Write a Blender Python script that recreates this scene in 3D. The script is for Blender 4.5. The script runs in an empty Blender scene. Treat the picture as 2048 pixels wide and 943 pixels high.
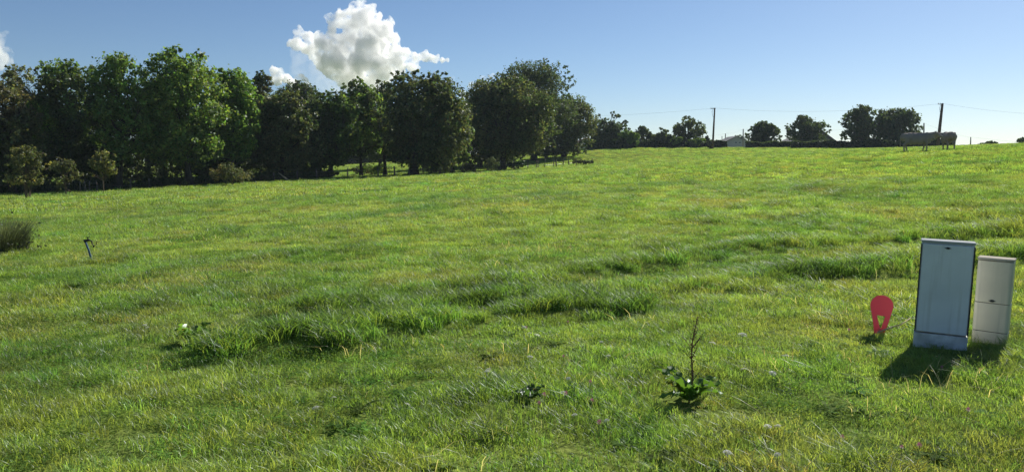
import bpy, bmesh, math, random
import numpy as np
from mathutils import Vector, Matrix, Euler

sc = bpy.context.scene
rng = np.random.default_rng(11)
random.seed(11)

# ------------------------------------------------------------------ camera
FPX, CX, CY = 1577.0, 1024.0, 471.5          # focal length and centre in photo pixels
EYE, PITCH = 1.6, math.radians(5.5)
CP, SP = math.cos(PITCH), math.sin(PITCH)
cam = bpy.data.cameras.new('camera')
cam.sensor_width = 36.0
cam.lens = 36.0 * FPX / 2048.0
cam.clip_start, cam.clip_end = 0.05, 30000.0
camo = bpy.data.objects.new('camera', cam)
sc.collection.objects.link(camo)
camo.location = (0, 0, EYE)
camo.rotation_euler = (math.pi / 2 - PITCH, 0, 0)
sc.camera = camo

# ------------------------------------------------------------------ sky, sun, exposure
SUN_AZ, SUN_EL = math.radians(37), math.radians(33)      # azimuth to the right of the view direction
w = bpy.data.worlds.new('World')
sc.world = w
w.use_nodes = True
nt = w.node_tree
nt.nodes.clear()
sky = nt.nodes.new('ShaderNodeTexSky')
sky.sky_type = 'NISHITA'
sky.sun_disc = False
sky.sun_elevation = SUN_EL
sky.sun_rotation = SUN_AZ
sky.altitude = 250
sky.air_density = 0.85
sky.dust_density = 0.3
sky.ozone_density = 5.0
bg = nt.nodes.new('ShaderNodeBackground')
bg.inputs['Strength'].default_value = 0.06
wo = nt.nodes.new('ShaderNodeOutputWorld')
nt.links.new(sky.outputs[0], bg.inputs['Color'])
nt.links.new(bg.outputs[0], wo.inputs['Surface'])

sl = bpy.data.lights.new('sun', 'SUN')
sl.energy = 5.0
sl.angle = math.radians(0.53)
sl.color = (1.0, 0.95, 0.86)
sun = bpy.data.objects.new('sun', sl)
sc.collection.objects.link(sun)
SUND = Vector((math.sin(SUN_AZ) * math.cos(SUN_EL), math.cos(SUN_AZ) * math.cos(SUN_EL), math.sin(SUN_EL)))
sun.rotation_euler = SUND.to_track_quat('Z', 'Y').to_euler()
sun.location = SUND * 60

vs = sc.view_settings
vs.view_transform = 'Standard'
vs.look = 'None'
vs.gamma = 1.0
vs.exposure = 0.58
vs.use_curve_mapping = False
cy = sc.cycles
cy.max_bounces = 14
cy.diffuse_bounces = 6
cy.glossy_bounces = 2
cy.transmission_bounces = 6
cy.volume_bounces = 12
cy.transparent_max_bounces = 8
cy.use_denoising = True
cy.denoiser = 'OPENIMAGEDENOISE'
cy.denoising_prefilter = 'NONE'
cy.use_adaptive_sampling = False
cy.sample_clamp_indirect = 6.0

# ------------------------------------------------------------------ mesh and object helpers
col = sc.collection

def mesh_np(name, V, Q=None, T=None, smooth=False):
    """mesh from numpy arrays of verts, quads and tris"""
    me = bpy.data.meshes.new(name)
    V = np.asarray(V, dtype=np.float32).reshape(-1, 3)
    loops, starts, n = [], [], 0
    if Q is not None and len(Q):
        Q = np.asarray(Q, dtype=np.int32).reshape(-1, 4)
        loops.append(Q.ravel()); starts.append(n + 4 * np.arange(len(Q))); n += Q.size
    if T is not None and len(T):
        T = np.asarray(T, dtype=np.int32).reshape(-1, 3)
        loops.append(T.ravel()); starts.append(n + 3 * np.arange(len(T))); n += T.size
    loops = np.concatenate(loops).astype(np.int32)
    starts = np.concatenate(starts).astype(np.int32)
    me.vertices.add(len(V)); me.vertices.foreach_set('co', V.ravel())
    me.loops.add(len(loops)); me.loops.foreach_set('vertex_index', loops)
    me.polygons.add(len(starts)); me.polygons.foreach_set('loop_start', starts)
    me.update(calc_edges=True)
    me.validate()
    if smooth:
        me.shade_smooth()
    return me

def tint_attr(me, C):
    a = me.attributes.new('tint', 'FLOAT_COLOR', 'POINT')
    C4 = np.ones((len(me.vertices), 4), dtype=np.float32)
    C4[:, :3] = C
    a.data.foreach_set('color', C4.ravel())

def link(name, me, m=None, parent=None):
    o = bpy.data.objects.new(name, me)
    col.objects.link(o)
    if m is not None and me is not None:
        me.materials.clear(); me.materials.append(m)
    if parent is not None:
        o.parent = parent
    return o

def tag(o, label=None, cat=None, group=None, kind=None):
    if label: o['label'] = label
    if cat: o['category'] = cat
    if group: o['group'] = group
    if kind: o['kind'] = kind
    return o

def thing(name, loc, rz=0.0, label=None, cat=None, group=None):
    o = bpy.data.objects.new(name, None)
    o.empty_display_size = 0.2
    col.objects.link(o)
    o.location = loc
    o.rotation_euler = (0, 0, rz)
    return tag(o, label, cat, group)

def baked(o):
    """replace an object's mesh by the result of its modifiers"""
    bpy.context.view_layer.update()
    dg = bpy.context.evaluated_depsgraph_get()
    me = bpy.data.meshes.new_from_object(o.evaluated_get(dg))
    o.modifiers.clear()
    o.data = me
    return o

class MB:
    """collects simple shapes into one mesh"""
    def __init__(s): s.V, s.F = [], []
    def add(s, V, F):
        n = len(s.V); s.V += [tuple(v) for v in V]; s.F += [tuple(i + n for i in f) for f in F]; return s
    def box(s, c, d, rot=None, bev=0.0):
        bm = bmesh.new(); bmesh.ops.create_cube(bm, size=1.0)
        for v in bm.verts: v.co = Vector((v.co.x * d[0], v.co.y * d[1], v.co.z * d[2]))
        if bev: bmesh.ops.bevel(bm, geom=bm.edges[:], offset=bev, segments=2, profile=0.5, affect='EDGES')
        bm.verts.index_update()
        R = rot.to_matrix() if rot else Matrix.Identity(3)
        s.add([R @ v.co + Vector(c) for v in bm.verts], [[v.index for v in f.verts] for f in bm.faces]); bm.free(); return s
    def tube(s, pts, rad, n=6, cap=True):
        pts = [Vector(p) for p in pts]
        rad = rad if hasattr(rad, '__len__') else [rad] * len(pts)
        V, F = [], []
        up = Vector((0, 0, 1))
        for i, p in enumerate(pts):
            d = (pts[min(i + 1, len(pts) - 1)] - pts[max(i - 1, 0)])
            d = d.normalized() if d.length > 1e-9 else up
            a = d.cross(Vector((1, 0, 0)) if abs(d.x) < 0.8 else up).normalized(); b = d.cross(a)
            for k in range(n):
                t = 2 * math.pi * k / n
                V.append(p + (a * math.cos(t) + b * math.sin(t)) * rad[i])
        for i in range(len(pts) - 1):
            for k in range(n):
                F.append((i * n + k, i * n + (k + 1) % n, (i + 1) * n + (k + 1) % n, (i + 1) * n + k))
        if cap:
            F.append(tuple(range(n))[::-1]); F.append(tuple((len(pts) - 1) * n + k for k in range(n)))
        return s.add(V, F)
    def capsule(s, p0, p1, r0, r1, n=12, m=5):
        p0, p1 = Vector(p0), Vector(p1); d = (p1 - p0); L = d.length
        d = d / L if L > 1e-9 else Vector((0, 0, 1))
        pts, rad = [], []
        for i in range(m + 1):
            t = math.pi / 2 * i / m; pts.append(p0 - d * r0 * math.cos(t)); rad.append(max(r0 * math.sin(t), 1e-3))
        for i in range(m + 1):
            t = math.pi / 2 * i / m; pts.append(p1 + d * r1 * math.sin(t)); rad.append(max(r1 * math.cos(t), 1e-3))
        return s.tube(pts, rad, n)
    def ball(s, c, r, n=12, m=8, rot=None):
        r = r if hasattr(r, '__len__') else (r, r, r)
        R = rot.to_matrix() if rot else Matrix.Identity(3)
        V = [Vector(c) + R @ Vector((0, 0, -r[2]))]; F = []
        for i in range(1, m):
            t = math.pi * i / m
            for k in range(n):
                a = 2 * math.pi * k / n
                V.append(Vector(c) + R @ Vector((r[0] * math.sin(t) * math.cos(a), r[1] * math.sin(t) * math.sin(a), -r[2] * math.cos(t))))
        V.append(Vector(c) + R @ Vector((0, 0, r[2])))
        for k in range(n): F.append((0, 1 + (k + 1) % n, 1 + k))
        for i in range(m - 2):
            for k in range(n):
                a = 1 + i * n
                F.append((a + k, a + (k + 1) % n, a + n + (k + 1) % n, a + n + k))
        a = 1 + (m - 2) * n
        for k in range(n): F.append((a + k, a + (k + 1) % n, len(V) - 1))
        return s.add(V, F)
    def mesh(s, name, smooth=False):
        me = bpy.data.meshes.new(name); me.from_pydata([tuple(v) for v in s.V], [], s.F); me.validate(); me.update()
        if smooth: me.shade_smooth()
        return me
    def build(s, name, m=None, parent=None, smooth=False):
        return link(name, s.mesh(name, smooth), m, parent)

# ------------------------------------------------------------------ value noise
def _hash(ix, iy, seed):
    h = (ix.astype(np.int64) * 374761393 + iy.astype(np.int64) * 668265263 + seed * 1442695041) & 0xffffffff
    h = ((h ^ (h >> 13)) * 1274126177) & 0xffffffff
    h = h ^ (h >> 16)
    return (h & 0xffff) / 65535.0

def vnoise(x, y, seed=0):
    x = np.asarray(x, dtype=np.float64); y = np.asarray(y, dtype=np.float64)
    ix, iy = np.floor(x), np.floor(y)
    fx, fy = x - ix, y - iy
    fx = fx * fx * (3 - 2 * fx); fy = fy * fy * (3 - 2 * fy)
    ix = ix.astype(np.int64); iy = iy.astype(np.int64)
    a, b = _hash(ix, iy, seed), _hash(ix + 1, iy, seed)
    c, d = _hash(ix, iy + 1, seed), _hash(ix + 1, iy + 1, seed)
    return (a * (1 - fx) + b * fx) * (1 - fy) + (c * (1 - fx) + d * fx) * fy

def fbm(x, y, seed=0, o=3):
    s, amp, tot = 0, 1.0, 0.0
    for i in range(o):
        s = s + amp * vnoise(np.asarray(x) * 2 ** i + 17.3 * i, np.asarray(y) * 2 ** i - 9.1 * i, seed + i); tot += amp; amp *= 0.5
    return s / tot

# ------------------------------------------------------------------ photo pixel <-> place
def ray(px, py):
    xc, yc = (px - CX) / FPX, -(py - CY) / FPX
    return np.array([xc, CP + yc * SP, -SP + yc * CP])

def at(px, py, Y):
    d = ray(px, py); t = Y / d[1]
    return np.array([d[0] * t, Y, EYE + d[2] * t])

def zpix(py, Y, px=1024):
    return at(px, py, Y)[2]

# terrain: a smooth spline through spots whose distance is known from sizes of posts, cows and trees
ctrl = [at(*p) for p in [(0, 396, 50), (190, 384, 57), (375, 373, 65), (600, 360, 71), (800, 353, 76), (940, 347, 84),
                         (1056, 338, 96), (1180, 326, 112), (1300, 298, 140), (1180, 298, 146), (1420, 298, 139), (1600, 295, 138),
                         (1720, 298, 130), (1830, 303, 57), (1895, 302, 58), (2048, 291, 66), (1720, 299, 100),
                         (1500, 303, 112), (2300, 283, 62), (690, 338, 118), (-350, 408, 42), (2100, 286, 120)]]
ctrl += [np.array(p, dtype=float) for p in [(0, 0, 0), (-4, 3, 0), (4, 3, 0.0), (3.6, 6.8, 0.0), (0, 7, 0.0), (-4, 7, -0.03), (-9, 12, -0.22), (9, 10, 0.06),
                                            (0, -15, 0), (-30, -15, -0.8), (30, -15, 0.8), (0, 20, 0.05), (12, 22, 0.45), (-14, 22, -0.45), (-60, 90, -1.6), (-30, 130, 0)]]
ctrl = np.array(ctrl)
def _tps(r):
    return np.where(r > 1e-6, r * r * np.log(np.maximum(r, 1e-6)), 0.0)
_n = len(ctrl)
_K = _tps(np.hypot(ctrl[:, None, 0] - ctrl[None, :, 0], ctrl[:, None, 1] - ctrl[None, :, 1])) + np.eye(_n) * 30.0
_P = np.c_[np.ones(_n), ctrl[:, :2]]
_A = np.block([[_K, _P], [_P.T, np.zeros((3, 3))]])
_W = np.linalg.solve(_A, np.r_[ctrl[:, 2], np.zeros(3)])

def H0(x, y):
    x = np.atleast_1d(np.asarray(x, dtype=np.float64)); y = np.atleast_1d(np.asarray(y, dtype=np.float64))
    r = np.hypot(x, y); k = np.minimum(1.0, 150.0 / np.maximum(r, 1e-6))
    xs, ys = x * k, y * k
    back = np.minimum(ys, 0) * 0.7
    ys = ys - back
    z = _W[_n] + _W[_n + 1] * xs + _W[_n + 2] * ys
    for i in range(_n):
        z = z + _W[i] * _tps(np.hypot(xs - ctrl[i, 0], ys - ctrl[i, 1]))
    z = np.clip(z, -4.5, 6.5)
    return z * np.where(r > 150, 0.35 + 0.65 * np.exp(-(r - 150) / 500), 1.0)

def hit(px, py, h=H0):
    d = ray(px, py); o = np.array([0, 0, EYE]); t = np.linspace(2.5, 160, 6000)
    P = o + d * t[:, None]
    under = np.nonzero(P[:, 2] < h(P[:, 0], P[:, 1]))[0]
    return P[under[0]] if len(under) else P[-1]

# banks of longer grass along the old wheel tracks
RUTS = [[(560, 640), (645, 629), (747, 609), (828, 595), (950, 580), (1058, 559), (1156, 545), (1273, 530), (1400, 513), (1547, 493), (1722, 487), (1900, 474), (2100, 462)],
        [(470, 705), (564, 690), (665, 676), (787, 642), (870, 624), (1023, 609), (1195, 597), (1351, 581), (1410, 576), (1555, 551), (1742, 549), (1830, 530), (2060, 508)],
        [(700, 690), (830, 664), (1000, 648), (1110, 628), (1234, 611)]]
RUTW = [np.array([hit(*p)[:2] for p in r]) for r in RUTS]

def rutdist(x, y):
    best = np.full(np.shape(x), 99.0)
    for R in RUTW:
        for a, b in zip(R[:-1], R[1:]):
            ab = b - a
            t = np.clip(((x - a[0]) * ab[0] + (y - a[1]) * ab[1]) / (ab @ ab), 0, 1)
            best = np.minimum(best, np.hypot(x - a[0] - t * ab[0], y - a[1] - t * ab[1]))
    return best

def HH(x, y):
    x = np.atleast_1d(np.asarray(x, dtype=np.float64)); y = np.atleast_1d(np.asarray(y, dtype=np.float64))
    z = H0(x, y)
    r = np.hypot(x, y)
    near = np.exp(-(r / 60) ** 2)
    z = z + near * (0.10 * (fbm(x / 1.7, y / 1.7, 3) - 0.5) + 0.16 * (fbm(x / 6.0, y / 6.0, 5, 2) - 0.5))
    m = r < 40
    if m.any():
        d = rutdist(x[m], y[m])
        z[m] += (0.085 * np.exp(-(d / 0.28) ** 2) - 0.05 * np.exp(-((d - 0.6) / 0.3) ** 2)) * (0.4 + 1.1 * vnoise(x[m] * 0.9, y[m] * 0.9, 8))
    return z

def gz(x, y): return float(HH(x, y)[0])

def foot(px, Y):
    """ground point in photo column px at distance Y"""
    z = 0.0; x = 0.0
    for _ in range(4):
        x = (px - CX) / FPX * (Y * CP - (z - EYE) * SP)
        z = gz(x, Y)
    return Vector((x, Y, z))

def WY(px, Y):
    """distance along the wood's edge, which comes nearer to the left"""
    return Y * float(np.interp(px, [0, 190, 381, 600, 820], [0.71, 0.77, 0.835, 0.92, 1.0])) if Y < 125 and px < 820 else Y

def spot(px, py):
    p = hit(px, py)
    return Vector((p[0], p[1], gz(p[0], p[1])))

# ------------------------------------------------------------------ materials
def newmat(name):
    m = bpy.data.materials.new(name); m.use_nodes = True
    m.node_tree.nodes.clear()
    return m, m.node_tree.nodes, m.node_tree.links

def N(nodes, typ, **kw):
    n = nodes.new(typ)
    for k, v in kw.items(): setattr(n, k, v)
    return n

def leafmat(name, trans=0.45, gloss=0.05, rough=0.4, attr='GEOMETRY', boost=(1.15, 1.2, 0.6), patch=0.25):
    """thin leaf: diffuse + translucent + a little sheen, colour from the tint attribute, varied by noise"""
    m, n, l = newmat(name)
    a = N(n, 'ShaderNodeAttribute', attribute_type=attr, attribute_name='tint')
    geo = N(n, 'ShaderNodeNewGeometry')
    no = N(n, 'ShaderNodeTexNoise'); no.inputs['Scale'].default_value = 0.9; no.inputs['Detail'].default_value = 3
    l.new(geo.outputs['Position'], no.inputs['Vector'])
    hs = N(n, 'ShaderNodeHueSaturation')
    mp = N(n, 'ShaderNodeMapRange'); mp.inputs['From Min'].default_value = 0.3; mp.inputs['From Max'].default_value = 0.7
    mp.inputs['To Min'].default_value = 1 - patch; mp.inputs['To Max'].default_value = 1 + patch
    l.new(no.outputs[0], mp.inputs['Value']); l.new(mp.outputs[0], hs.inputs['Value'])
    l.new(a.outputs['Color'], hs.inputs['Color'])
    mul = N(n, 'ShaderNodeMix', data_type='RGBA', blend_type='MULTIPLY'); mul.inputs['Factor'].default_value = 1
    mul.inputs['B'].default_value = (*boost, 1)
    l.new(hs.outputs[0], mul.inputs['A'])
    di = N(n, 'ShaderNodeBsdfDiffuse'); tr = N(n, 'ShaderNodeBsdfTranslucent')
    gl = N(n, 'ShaderNodeBsdfGlossy'); gl.inputs['Roughness'].default_value = rough; gl.inputs['Color'].default_value = (0.9, 0.95, 1, 1)
    l.new(hs.outputs[0], di.inputs['Color']); l.new(mul.outputs['Result'], tr.inputs['Color'])
    m1 = N(n, 'ShaderNodeMixShader'); m1.inputs[0].default_value = trans
    l.new(di.outputs[0], m1.inputs[1]); l.new(tr.outputs[0], m1.inputs[2])
    m2 = N(n, 'ShaderNodeMixShader'); m2.inputs[0].default_value = gloss
    l.new(m1.outputs[0], m2.inputs[1]); l.new(gl.outputs[0], m2.inputs[2])
    o = N(n, 'ShaderNodeOutputMaterial'); l.new(m2.outputs[0], o.inputs['Surface'])
    return m

def solid(name, c, rough=0.6, vary=0.12, scale=6.0, metal=0.0, bump=0.0, c2=None, spec=0.4):
    """principled surface with noise-broken colour, dirt and fine relief"""
    m, n, l = newmat(name)
    b = N(n, 'ShaderNodeBsdfPrincipled'); b.inputs['Roughness'].default_value = rough; b.inputs['Metallic'].default_value = metal
    b.inputs['Specular IOR Level'].default_value = spec
    tc = N(n, 'ShaderNodeTexCoord')
    no = N(n, 'ShaderNodeTexNoise'); no.inputs['Scale'].default_value = scale; no.inputs['Detail'].default_value = 6
    l.new(tc.outputs['Object'], no.inputs['Vector'])
    r = N(n, 'ShaderNodeValToRGB')
    r.color_ramp.elements[0].position = 0.3; r.color_ramp.elements[1].position = 0.7
    r.color_ramp.elements[0].color = (*[max(0, x * (1 - vary)) for x in (c2 or c)], 1)
    r.color_ramp.elements[1].color = (*[min(1, x * (1 + vary)) for x in c], 1)
    l.new(no.outputs[0], r.inputs[0]); l.new(r.outputs[0], b.inputs['Base Color'])
    if bump:
        bp = N(n, 'ShaderNodeBump'); bp.inputs['Strength'].default_value = bump; bp.inputs['Distance'].default_value = 0.02
        n2 = N(n, 'ShaderNodeTexNoise'); n2.inputs['Scale'].default_value = scale * 4; n2.inputs['Detail'].default_value = 5
        l.new(tc.outputs['Object'], n2.inputs['Vector']); l.new(n2.outputs[0], bp.inputs['Height']); l.new(bp.outputs[0], b.inputs['Normal'])
    o = N(n, 'ShaderNodeOutputMaterial'); l.new(b.outputs[0], o.inputs['Surface'])
    return m

def groundmat():
    m, n, l = newmat('meadow_soil')
    b = N(n, 'ShaderNodeBsdfPrincipled'); b.inputs['Roughness'].default_value = 1.0; b.inputs['Specular IOR Level'].default_value = 0.0
    geo = N(n, 'ShaderNodeNewGeometry')
    def noise(s, d=4):
        x = N(n, 'ShaderNodeTexNoise'); x.inputs['Scale'].default_value = s; x.inputs['Detail'].default_value = d
        l.new(geo.outputs['Position'], x.inputs['Vector']); return x
    def ramp(src, c0, c1, p0=0.35, p1=0.65):
        r = N(n, 'ShaderNodeValToRGB'); e = r.color_ramp.elements
        e[0].position, e[1].position = p0, p1; e[0].color, e[1].color = (*c0, 1), (*c1, 1)
        l.new(src.outputs[0], r.inputs[0]); return r
    r1 = ramp(noise(0.35), (0.13, 0.19, 0.04), (0.19, 0.235, 0.05))
    r2 = ramp(noise(9.0, 6), (0.075, 0.11, 0.03), (0.22, 0.25, 0.07), 0.3, 0.75)
    mx = N(n, 'ShaderNodeMix', data_type='RGBA'); mx.inputs['Factor'].default_value = 0.45
    l.new(r1.outputs[0], mx.inputs['A']); l.new(r2.outputs[0], mx.inputs['B']); l.new(mx.outputs['Result'], b.inputs['Base Color'])
    bp = N(n, 'ShaderNodeBump'); bp.inputs['Strength'].default_value = 0.7; bp.inputs['Distance'].default_value = 0.08
    l.new(noise(14, 6).outputs[0], bp.inputs['Height']); l.new(bp.outputs[0], b.inputs['Normal'])
    o = N(n, 'ShaderNodeOutputMaterial'); l.new(b.outputs[0], o.inputs['Surface'])
    return m

M_GROUND = groundmat()
M_GRASS = leafmat('grass_blade', trans=0.62, gloss=0.03, rough=0.42, attr='INSTANCER', boost=(1.35, 1.3, 0.6), patch=0.2)
M_HERB = leafmat('meadow_herb', trans=0.55, gloss=0.004, rough=0.6, attr='INSTANCER', boost=(1.25, 1.25, 0.6), patch=0.2)
M_LEAF = leafmat('tree_leaf', trans=0.55, gloss=0.025, rough=0.5)
M_BROAD = leafmat('broad_leaf', trans=0.55, gloss=0.05, rough=0.35)
M_BARK = solid('bark', (0.05, 0.042, 0.035), 0.9, 0.4, 5.0, bump=0.8, spec=0.15)
M_TWIG = solid('twig', (0.13, 0.10, 0.07), 0.9, 0.3, 8.0, spec=0.15)
M_POST = solid('weathered_post', (0.14, 0.12, 0.10), 0.9, 0.35, 8.0, bump=0.4, spec=0.15)
M_WIRE = solid('galvanised_wire', (0.2, 0.2, 0.2), 0.5, 0.1, 3.0, metal=0.6)
M_STRAW = solid('dry_stalk', (0.42, 0.36, 0.22), 0.8, 0.25, 9.0, spec=0.2)

# ------------------------------------------------------------------ ground sheet
def build_ground():
    rr = np.concatenate([[0.0], np.geomspace(0.8, 12, 130), np.geomspace(12.3, 60, 120), np.geomspace(61.5, 180, 60), np.geomspace(186, 6000, 45)])
    na = 540
    th = np.linspace(0, 2 * math.pi, na, endpoint=False)
    R, T = np.meshgrid(rr[1:], th, indexing='ij')
    X, Y = (R * np.sin(T)).ravel(), (R * np.cos(T)).ravel()
    Z = HH(X, Y)
    V = np.r_[[[0, 0, gz(0, 0)]], np.c_[X, Y, Z]]
    nr = len(rr) - 1
    i, k = np.meshgrid(np.arange(nr - 1), np.arange(na), indexing='ij')
    a = 1 + i * na + k; b = 1 + i * na + (k + 1) % na
    Q = np.stack([a, a + na, b + na, b], -1).reshape(-1, 4)
    kk = np.arange(na)
    T3 = np.stack([np.zeros(na, int), 1 + kk, 1 + (kk + 1) % na], -1)
    me = mesh_np('meadow_ground', V, Q[:, ::-1], T3[:, ::-1], smooth=True)
    return tag(link('meadow_ground', me, M_GROUND), 'gently sloping green meadow ground', 'ground', kind='structure')
build_ground()

# ------------------------------------------------------------------ clouds
def cloudmat(dens):
    m, n, l = newmat('cloud_vapour')
    v = N(n, 'ShaderNodeVolumePrincipled')
    v.inputs['Color'].default_value = (0.99, 0.99, 0.99, 1)
    v.inputs['Anisotropy'].default_value = 0.25
    geo = N(n, 'ShaderNodeNewGeometry')
    no = N(n, 'ShaderNodeTexNoise'); no.inputs['Scale'].default_value = 0.022; no.inputs['Detail'].default_value = 7; no.inputs['Roughness'].default_value = 0.62
    l.new(geo.outputs['Position'], no.inputs['Vector'])
    mp = N(n, 'ShaderNodeMapRange'); mp.inputs['From Min'].default_value = 0.38; mp.inputs['From Max'].default_value = 0.58
    mp.inputs['To Min'].default_value = 0.0; mp.inputs['To Max'].default_value = dens
    l.new(no.outputs[0], mp.inputs['Value']); l.new(mp.outputs[0], v.inputs['Density'])
    o = N(n, 'ShaderNodeOutputMaterial'); l.new(v.outputs[0], o.inputs['Volume'])
    return m

def cloud(name, label, balls, Y, dens, vox=5.0, seed=1, amp=9.0):
    r_ = random.Random(seed)
    mb = MB()
    k = Y / FPX
    for (px, py, rp) in balls:
        c = at(px, py, Y + r_.uniform(-1, 1) * rp * k * 0.9)
        mb.ball(c, rp * k * 1.06, 14, 10)
        for _ in range(int(5 + rp / 1.6)):                      # cauliflower buds on every lobe
            d = Vector((r_.gauss(0, 1), r_.gauss(0, 1), r_.gauss(0.3, 1))).normalized()
            q = rp * k * r_.uniform(0.2, 0.46)
            mb.ball(Vector(c) + d * rp * k * 0.85, q, 10, 7)
    o = mb.build(name, cloudmat(dens))
    md = o.modifiers.new('r', 'REMESH'); md.mode = 'VOXEL'; md.voxel_size = vox
    for kind, sz, st in (('VORONOI', 34, -amp * 1.1), ('VORONOI', 14, -amp * 0.6), ('CLOUDS', 26, amp * 0.9), ('CLOUDS', 8, amp * 0.5)):
        tx = bpy.data.textures.new('puffs', kind); tx.noise_scale = sz
        if kind == 'CLOUDS': tx.noise_depth = 4
        d = o.modifiers.new('d', 'DISPLACE'); d.texture = tx; d.texture_coords = 'GLOBAL'; d.strength = st * 2; d.mid_level = 0.45
    md2 = o.modifiers.new('r2', 'REMESH'); md2.mode = 'VOXEL'; md2.voxel_size = vox * 0.9
    baked(o)
    o.data.shade_smooth()
    return tag(o, label, 'cloud')

CLOUD_Y = 3200.0
cloud('cumulus_cloud', 'large towering white cumulus cloud above the wood', [
    (725, 14, 13), (736, 23, 15), (710, 20, 14), (757, 33, 9), (778, 47, 10), (768, 60, 17), (789, 79, 11), (757, 77, 21), (677, 22, 7), (663, 36, 12), (687, 42, 19), (717, 42, 25),
    (600, 64, 9), (617, 73, 11), (592, 86, 12), (580, 89, 8), (640, 78, 13), (621, 96, 18), (663, 67, 11), (652, 98, 24), (703, 56, 14), (722, 60, 10), (690, 88, 20), (645, 121, 19), (668, 131, 26),
    (764, 103, 20), (792, 103, 15), (810, 111, 13), (831, 116, 11), (852, 114, 10), (866, 118, 9), (885, 119, 6), (893, 120, 4), (792, 128, 20), (827, 131, 13), (757, 140, 26), (722, 131, 24), (698, 149, 28), (775, 149, 18),
    (740, 165, 22), (705, 74, 20), (735, 95, 24), (748, 52, 17), (735, 70, 18), (700, 110, 22), (675, 100, 20), (725, 112, 20)], CLOUD_Y, 0.075, vox=3.0, seed=3, amp=9)
veil = cloud('veil', None, [(600, 110, 20), (640, 130, 26), (600, 140, 20), (680, 150, 34), (640, 168, 26), (720, 165, 34), (760, 165, 26), (690, 185, 26)], CLOUD_Y + 140, 0.0035, vox=5.0, seed=13, amp=8)
del veil['category']
veil.parent = [o for o in bpy.data.objects if o.name == 'cumulus_cloud'][0]
cloud('cumulus_cloud', 'small white cloud low over the treetops left of the big cloud', [
    (547, 140, 9), (561, 142, 8), (554, 157, 13), (575, 157, 10), (600, 157, 9), (612, 162, 7), (585, 168, 10)], CLOUD_Y - 60, 0.09, vox=3.2, seed=5, amp=5)
cloud('cumulus_cloud', 'faint cloud scrap low over the treetops right of the big cloud', [
    (853, 162, 8), (862, 168, 9), (899, 166, 8), (906, 158, 5), (911, 149, 3), (893, 178, 9), (875, 180, 8)], CLOUD_Y, 0.013, vox=3.5, seed=6, amp=5)
cloud('cumulus_cloud', 'white cloud cut by the left edge of the picture', [
    (-6, 92, 14), (10, 104, 12), (20, 110, 8), (2, 74, 9), (14, 66, 6), (-20, 100, 20), (-8, 118, 20), (15, 120, 12)], CLOUD_Y, 0.018, vox=4.0, seed=7, amp=6)
cloud('cumulus_cloud', 'small bright cloud peeping beside the tallest dark oak', [
    (985, 152, 6), (968, 160, 8), (945, 172, 9), (925, 190, 10), (940, 196, 10), (975, 172, 9)], CLOUD_Y, 0.02, vox=3.5, seed=8, amp=4)

# ------------------------------------------------------------------ trees
FAR = 'trees along the far edge of the meadow'
WOOD = 'trees of the wood along the meadow'
def rand_dirs(n):
    v = rng.normal(size=(n, 3)); return v / np.linalg.norm(v, axis=1, keepdims=True)

def leaves(name, C, size, tint, tvar=0.25, up=0.35, parent=None, mat=None, out=None):
    """leaf blades (pointed quads) centred at C"""
    n = len(C)
    nr = rand_dirs(n)
    if out is not None: nr = nr * 0.8 + out * 0.6
    nr[:, 2] += up
    nr /= np.linalg.norm(nr, axis=1, keepdims=True)
    t = np.cross(nr, rand_dirs(n)); t /= np.maximum(np.linalg.norm(t, axis=1, keepdims=True), 1e-6)
    b = np.cross(nr, t)
    s = (size * rng.uniform(0.6, 1.35, n))[:, None]
    V = np.empty((n, 4, 3))
    V[:, 0] = C - t * s * 0.62
    V[:, 1] = C + b * s * 0.36 + nr * s * 0.08
    V[:, 2] = C + t * s * 0.62 - nr * s * 0.1
    V[:, 3] = C - b * s * 0.36 + nr * s * 0.08
    me = mesh_np(name, V.reshape(-1, 3), np.arange(4 * n).reshape(-1, 4))
    tint = np.asarray(tint, dtype=float)
    if tint.ndim == 1: tint = np.repeat(tint[None], n, 0)
    c = tint * np.clip(1 + tvar * rng.normal(size=(n, 1)), 0.35, 2.0)
    c[:, 0] *= np.clip(1 + 0.15 * rng.normal(size=n), 0.6, 1.7)
    tint_attr(me, np.repeat(c, 4, 0))
    return link(name, me, mat or M_LEAF, parent)

def crown_points(lobes, per, shell=0.55):
    """leaf positions: clumped shells on every lobe"""
    P, O = [], []
    for (c, r, wgt) in lobes:
        n = max(12, int(per * wgt))
        k = max(5, n // 14)
        d = rand_dirs(k)
        rad = (shell + (1.18 - shell) * rng.random(k)) ** 0.8
        tw = c + d * r * rad[:, None]
        idx = rng.integers(0, k, n)
        p = tw[idx] + rng.normal(size=(n, 3)) * np.mean(r) * (0.07 + 0.11 * rng.random((k, 1)))[idx]
        P.append(p); o = p - c; O.append(o / np.maximum(np.linalg.norm(o, axis=1, keepdims=True), 1e-6))
    return np.concatenate(P), np.concatenate(O)

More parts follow.
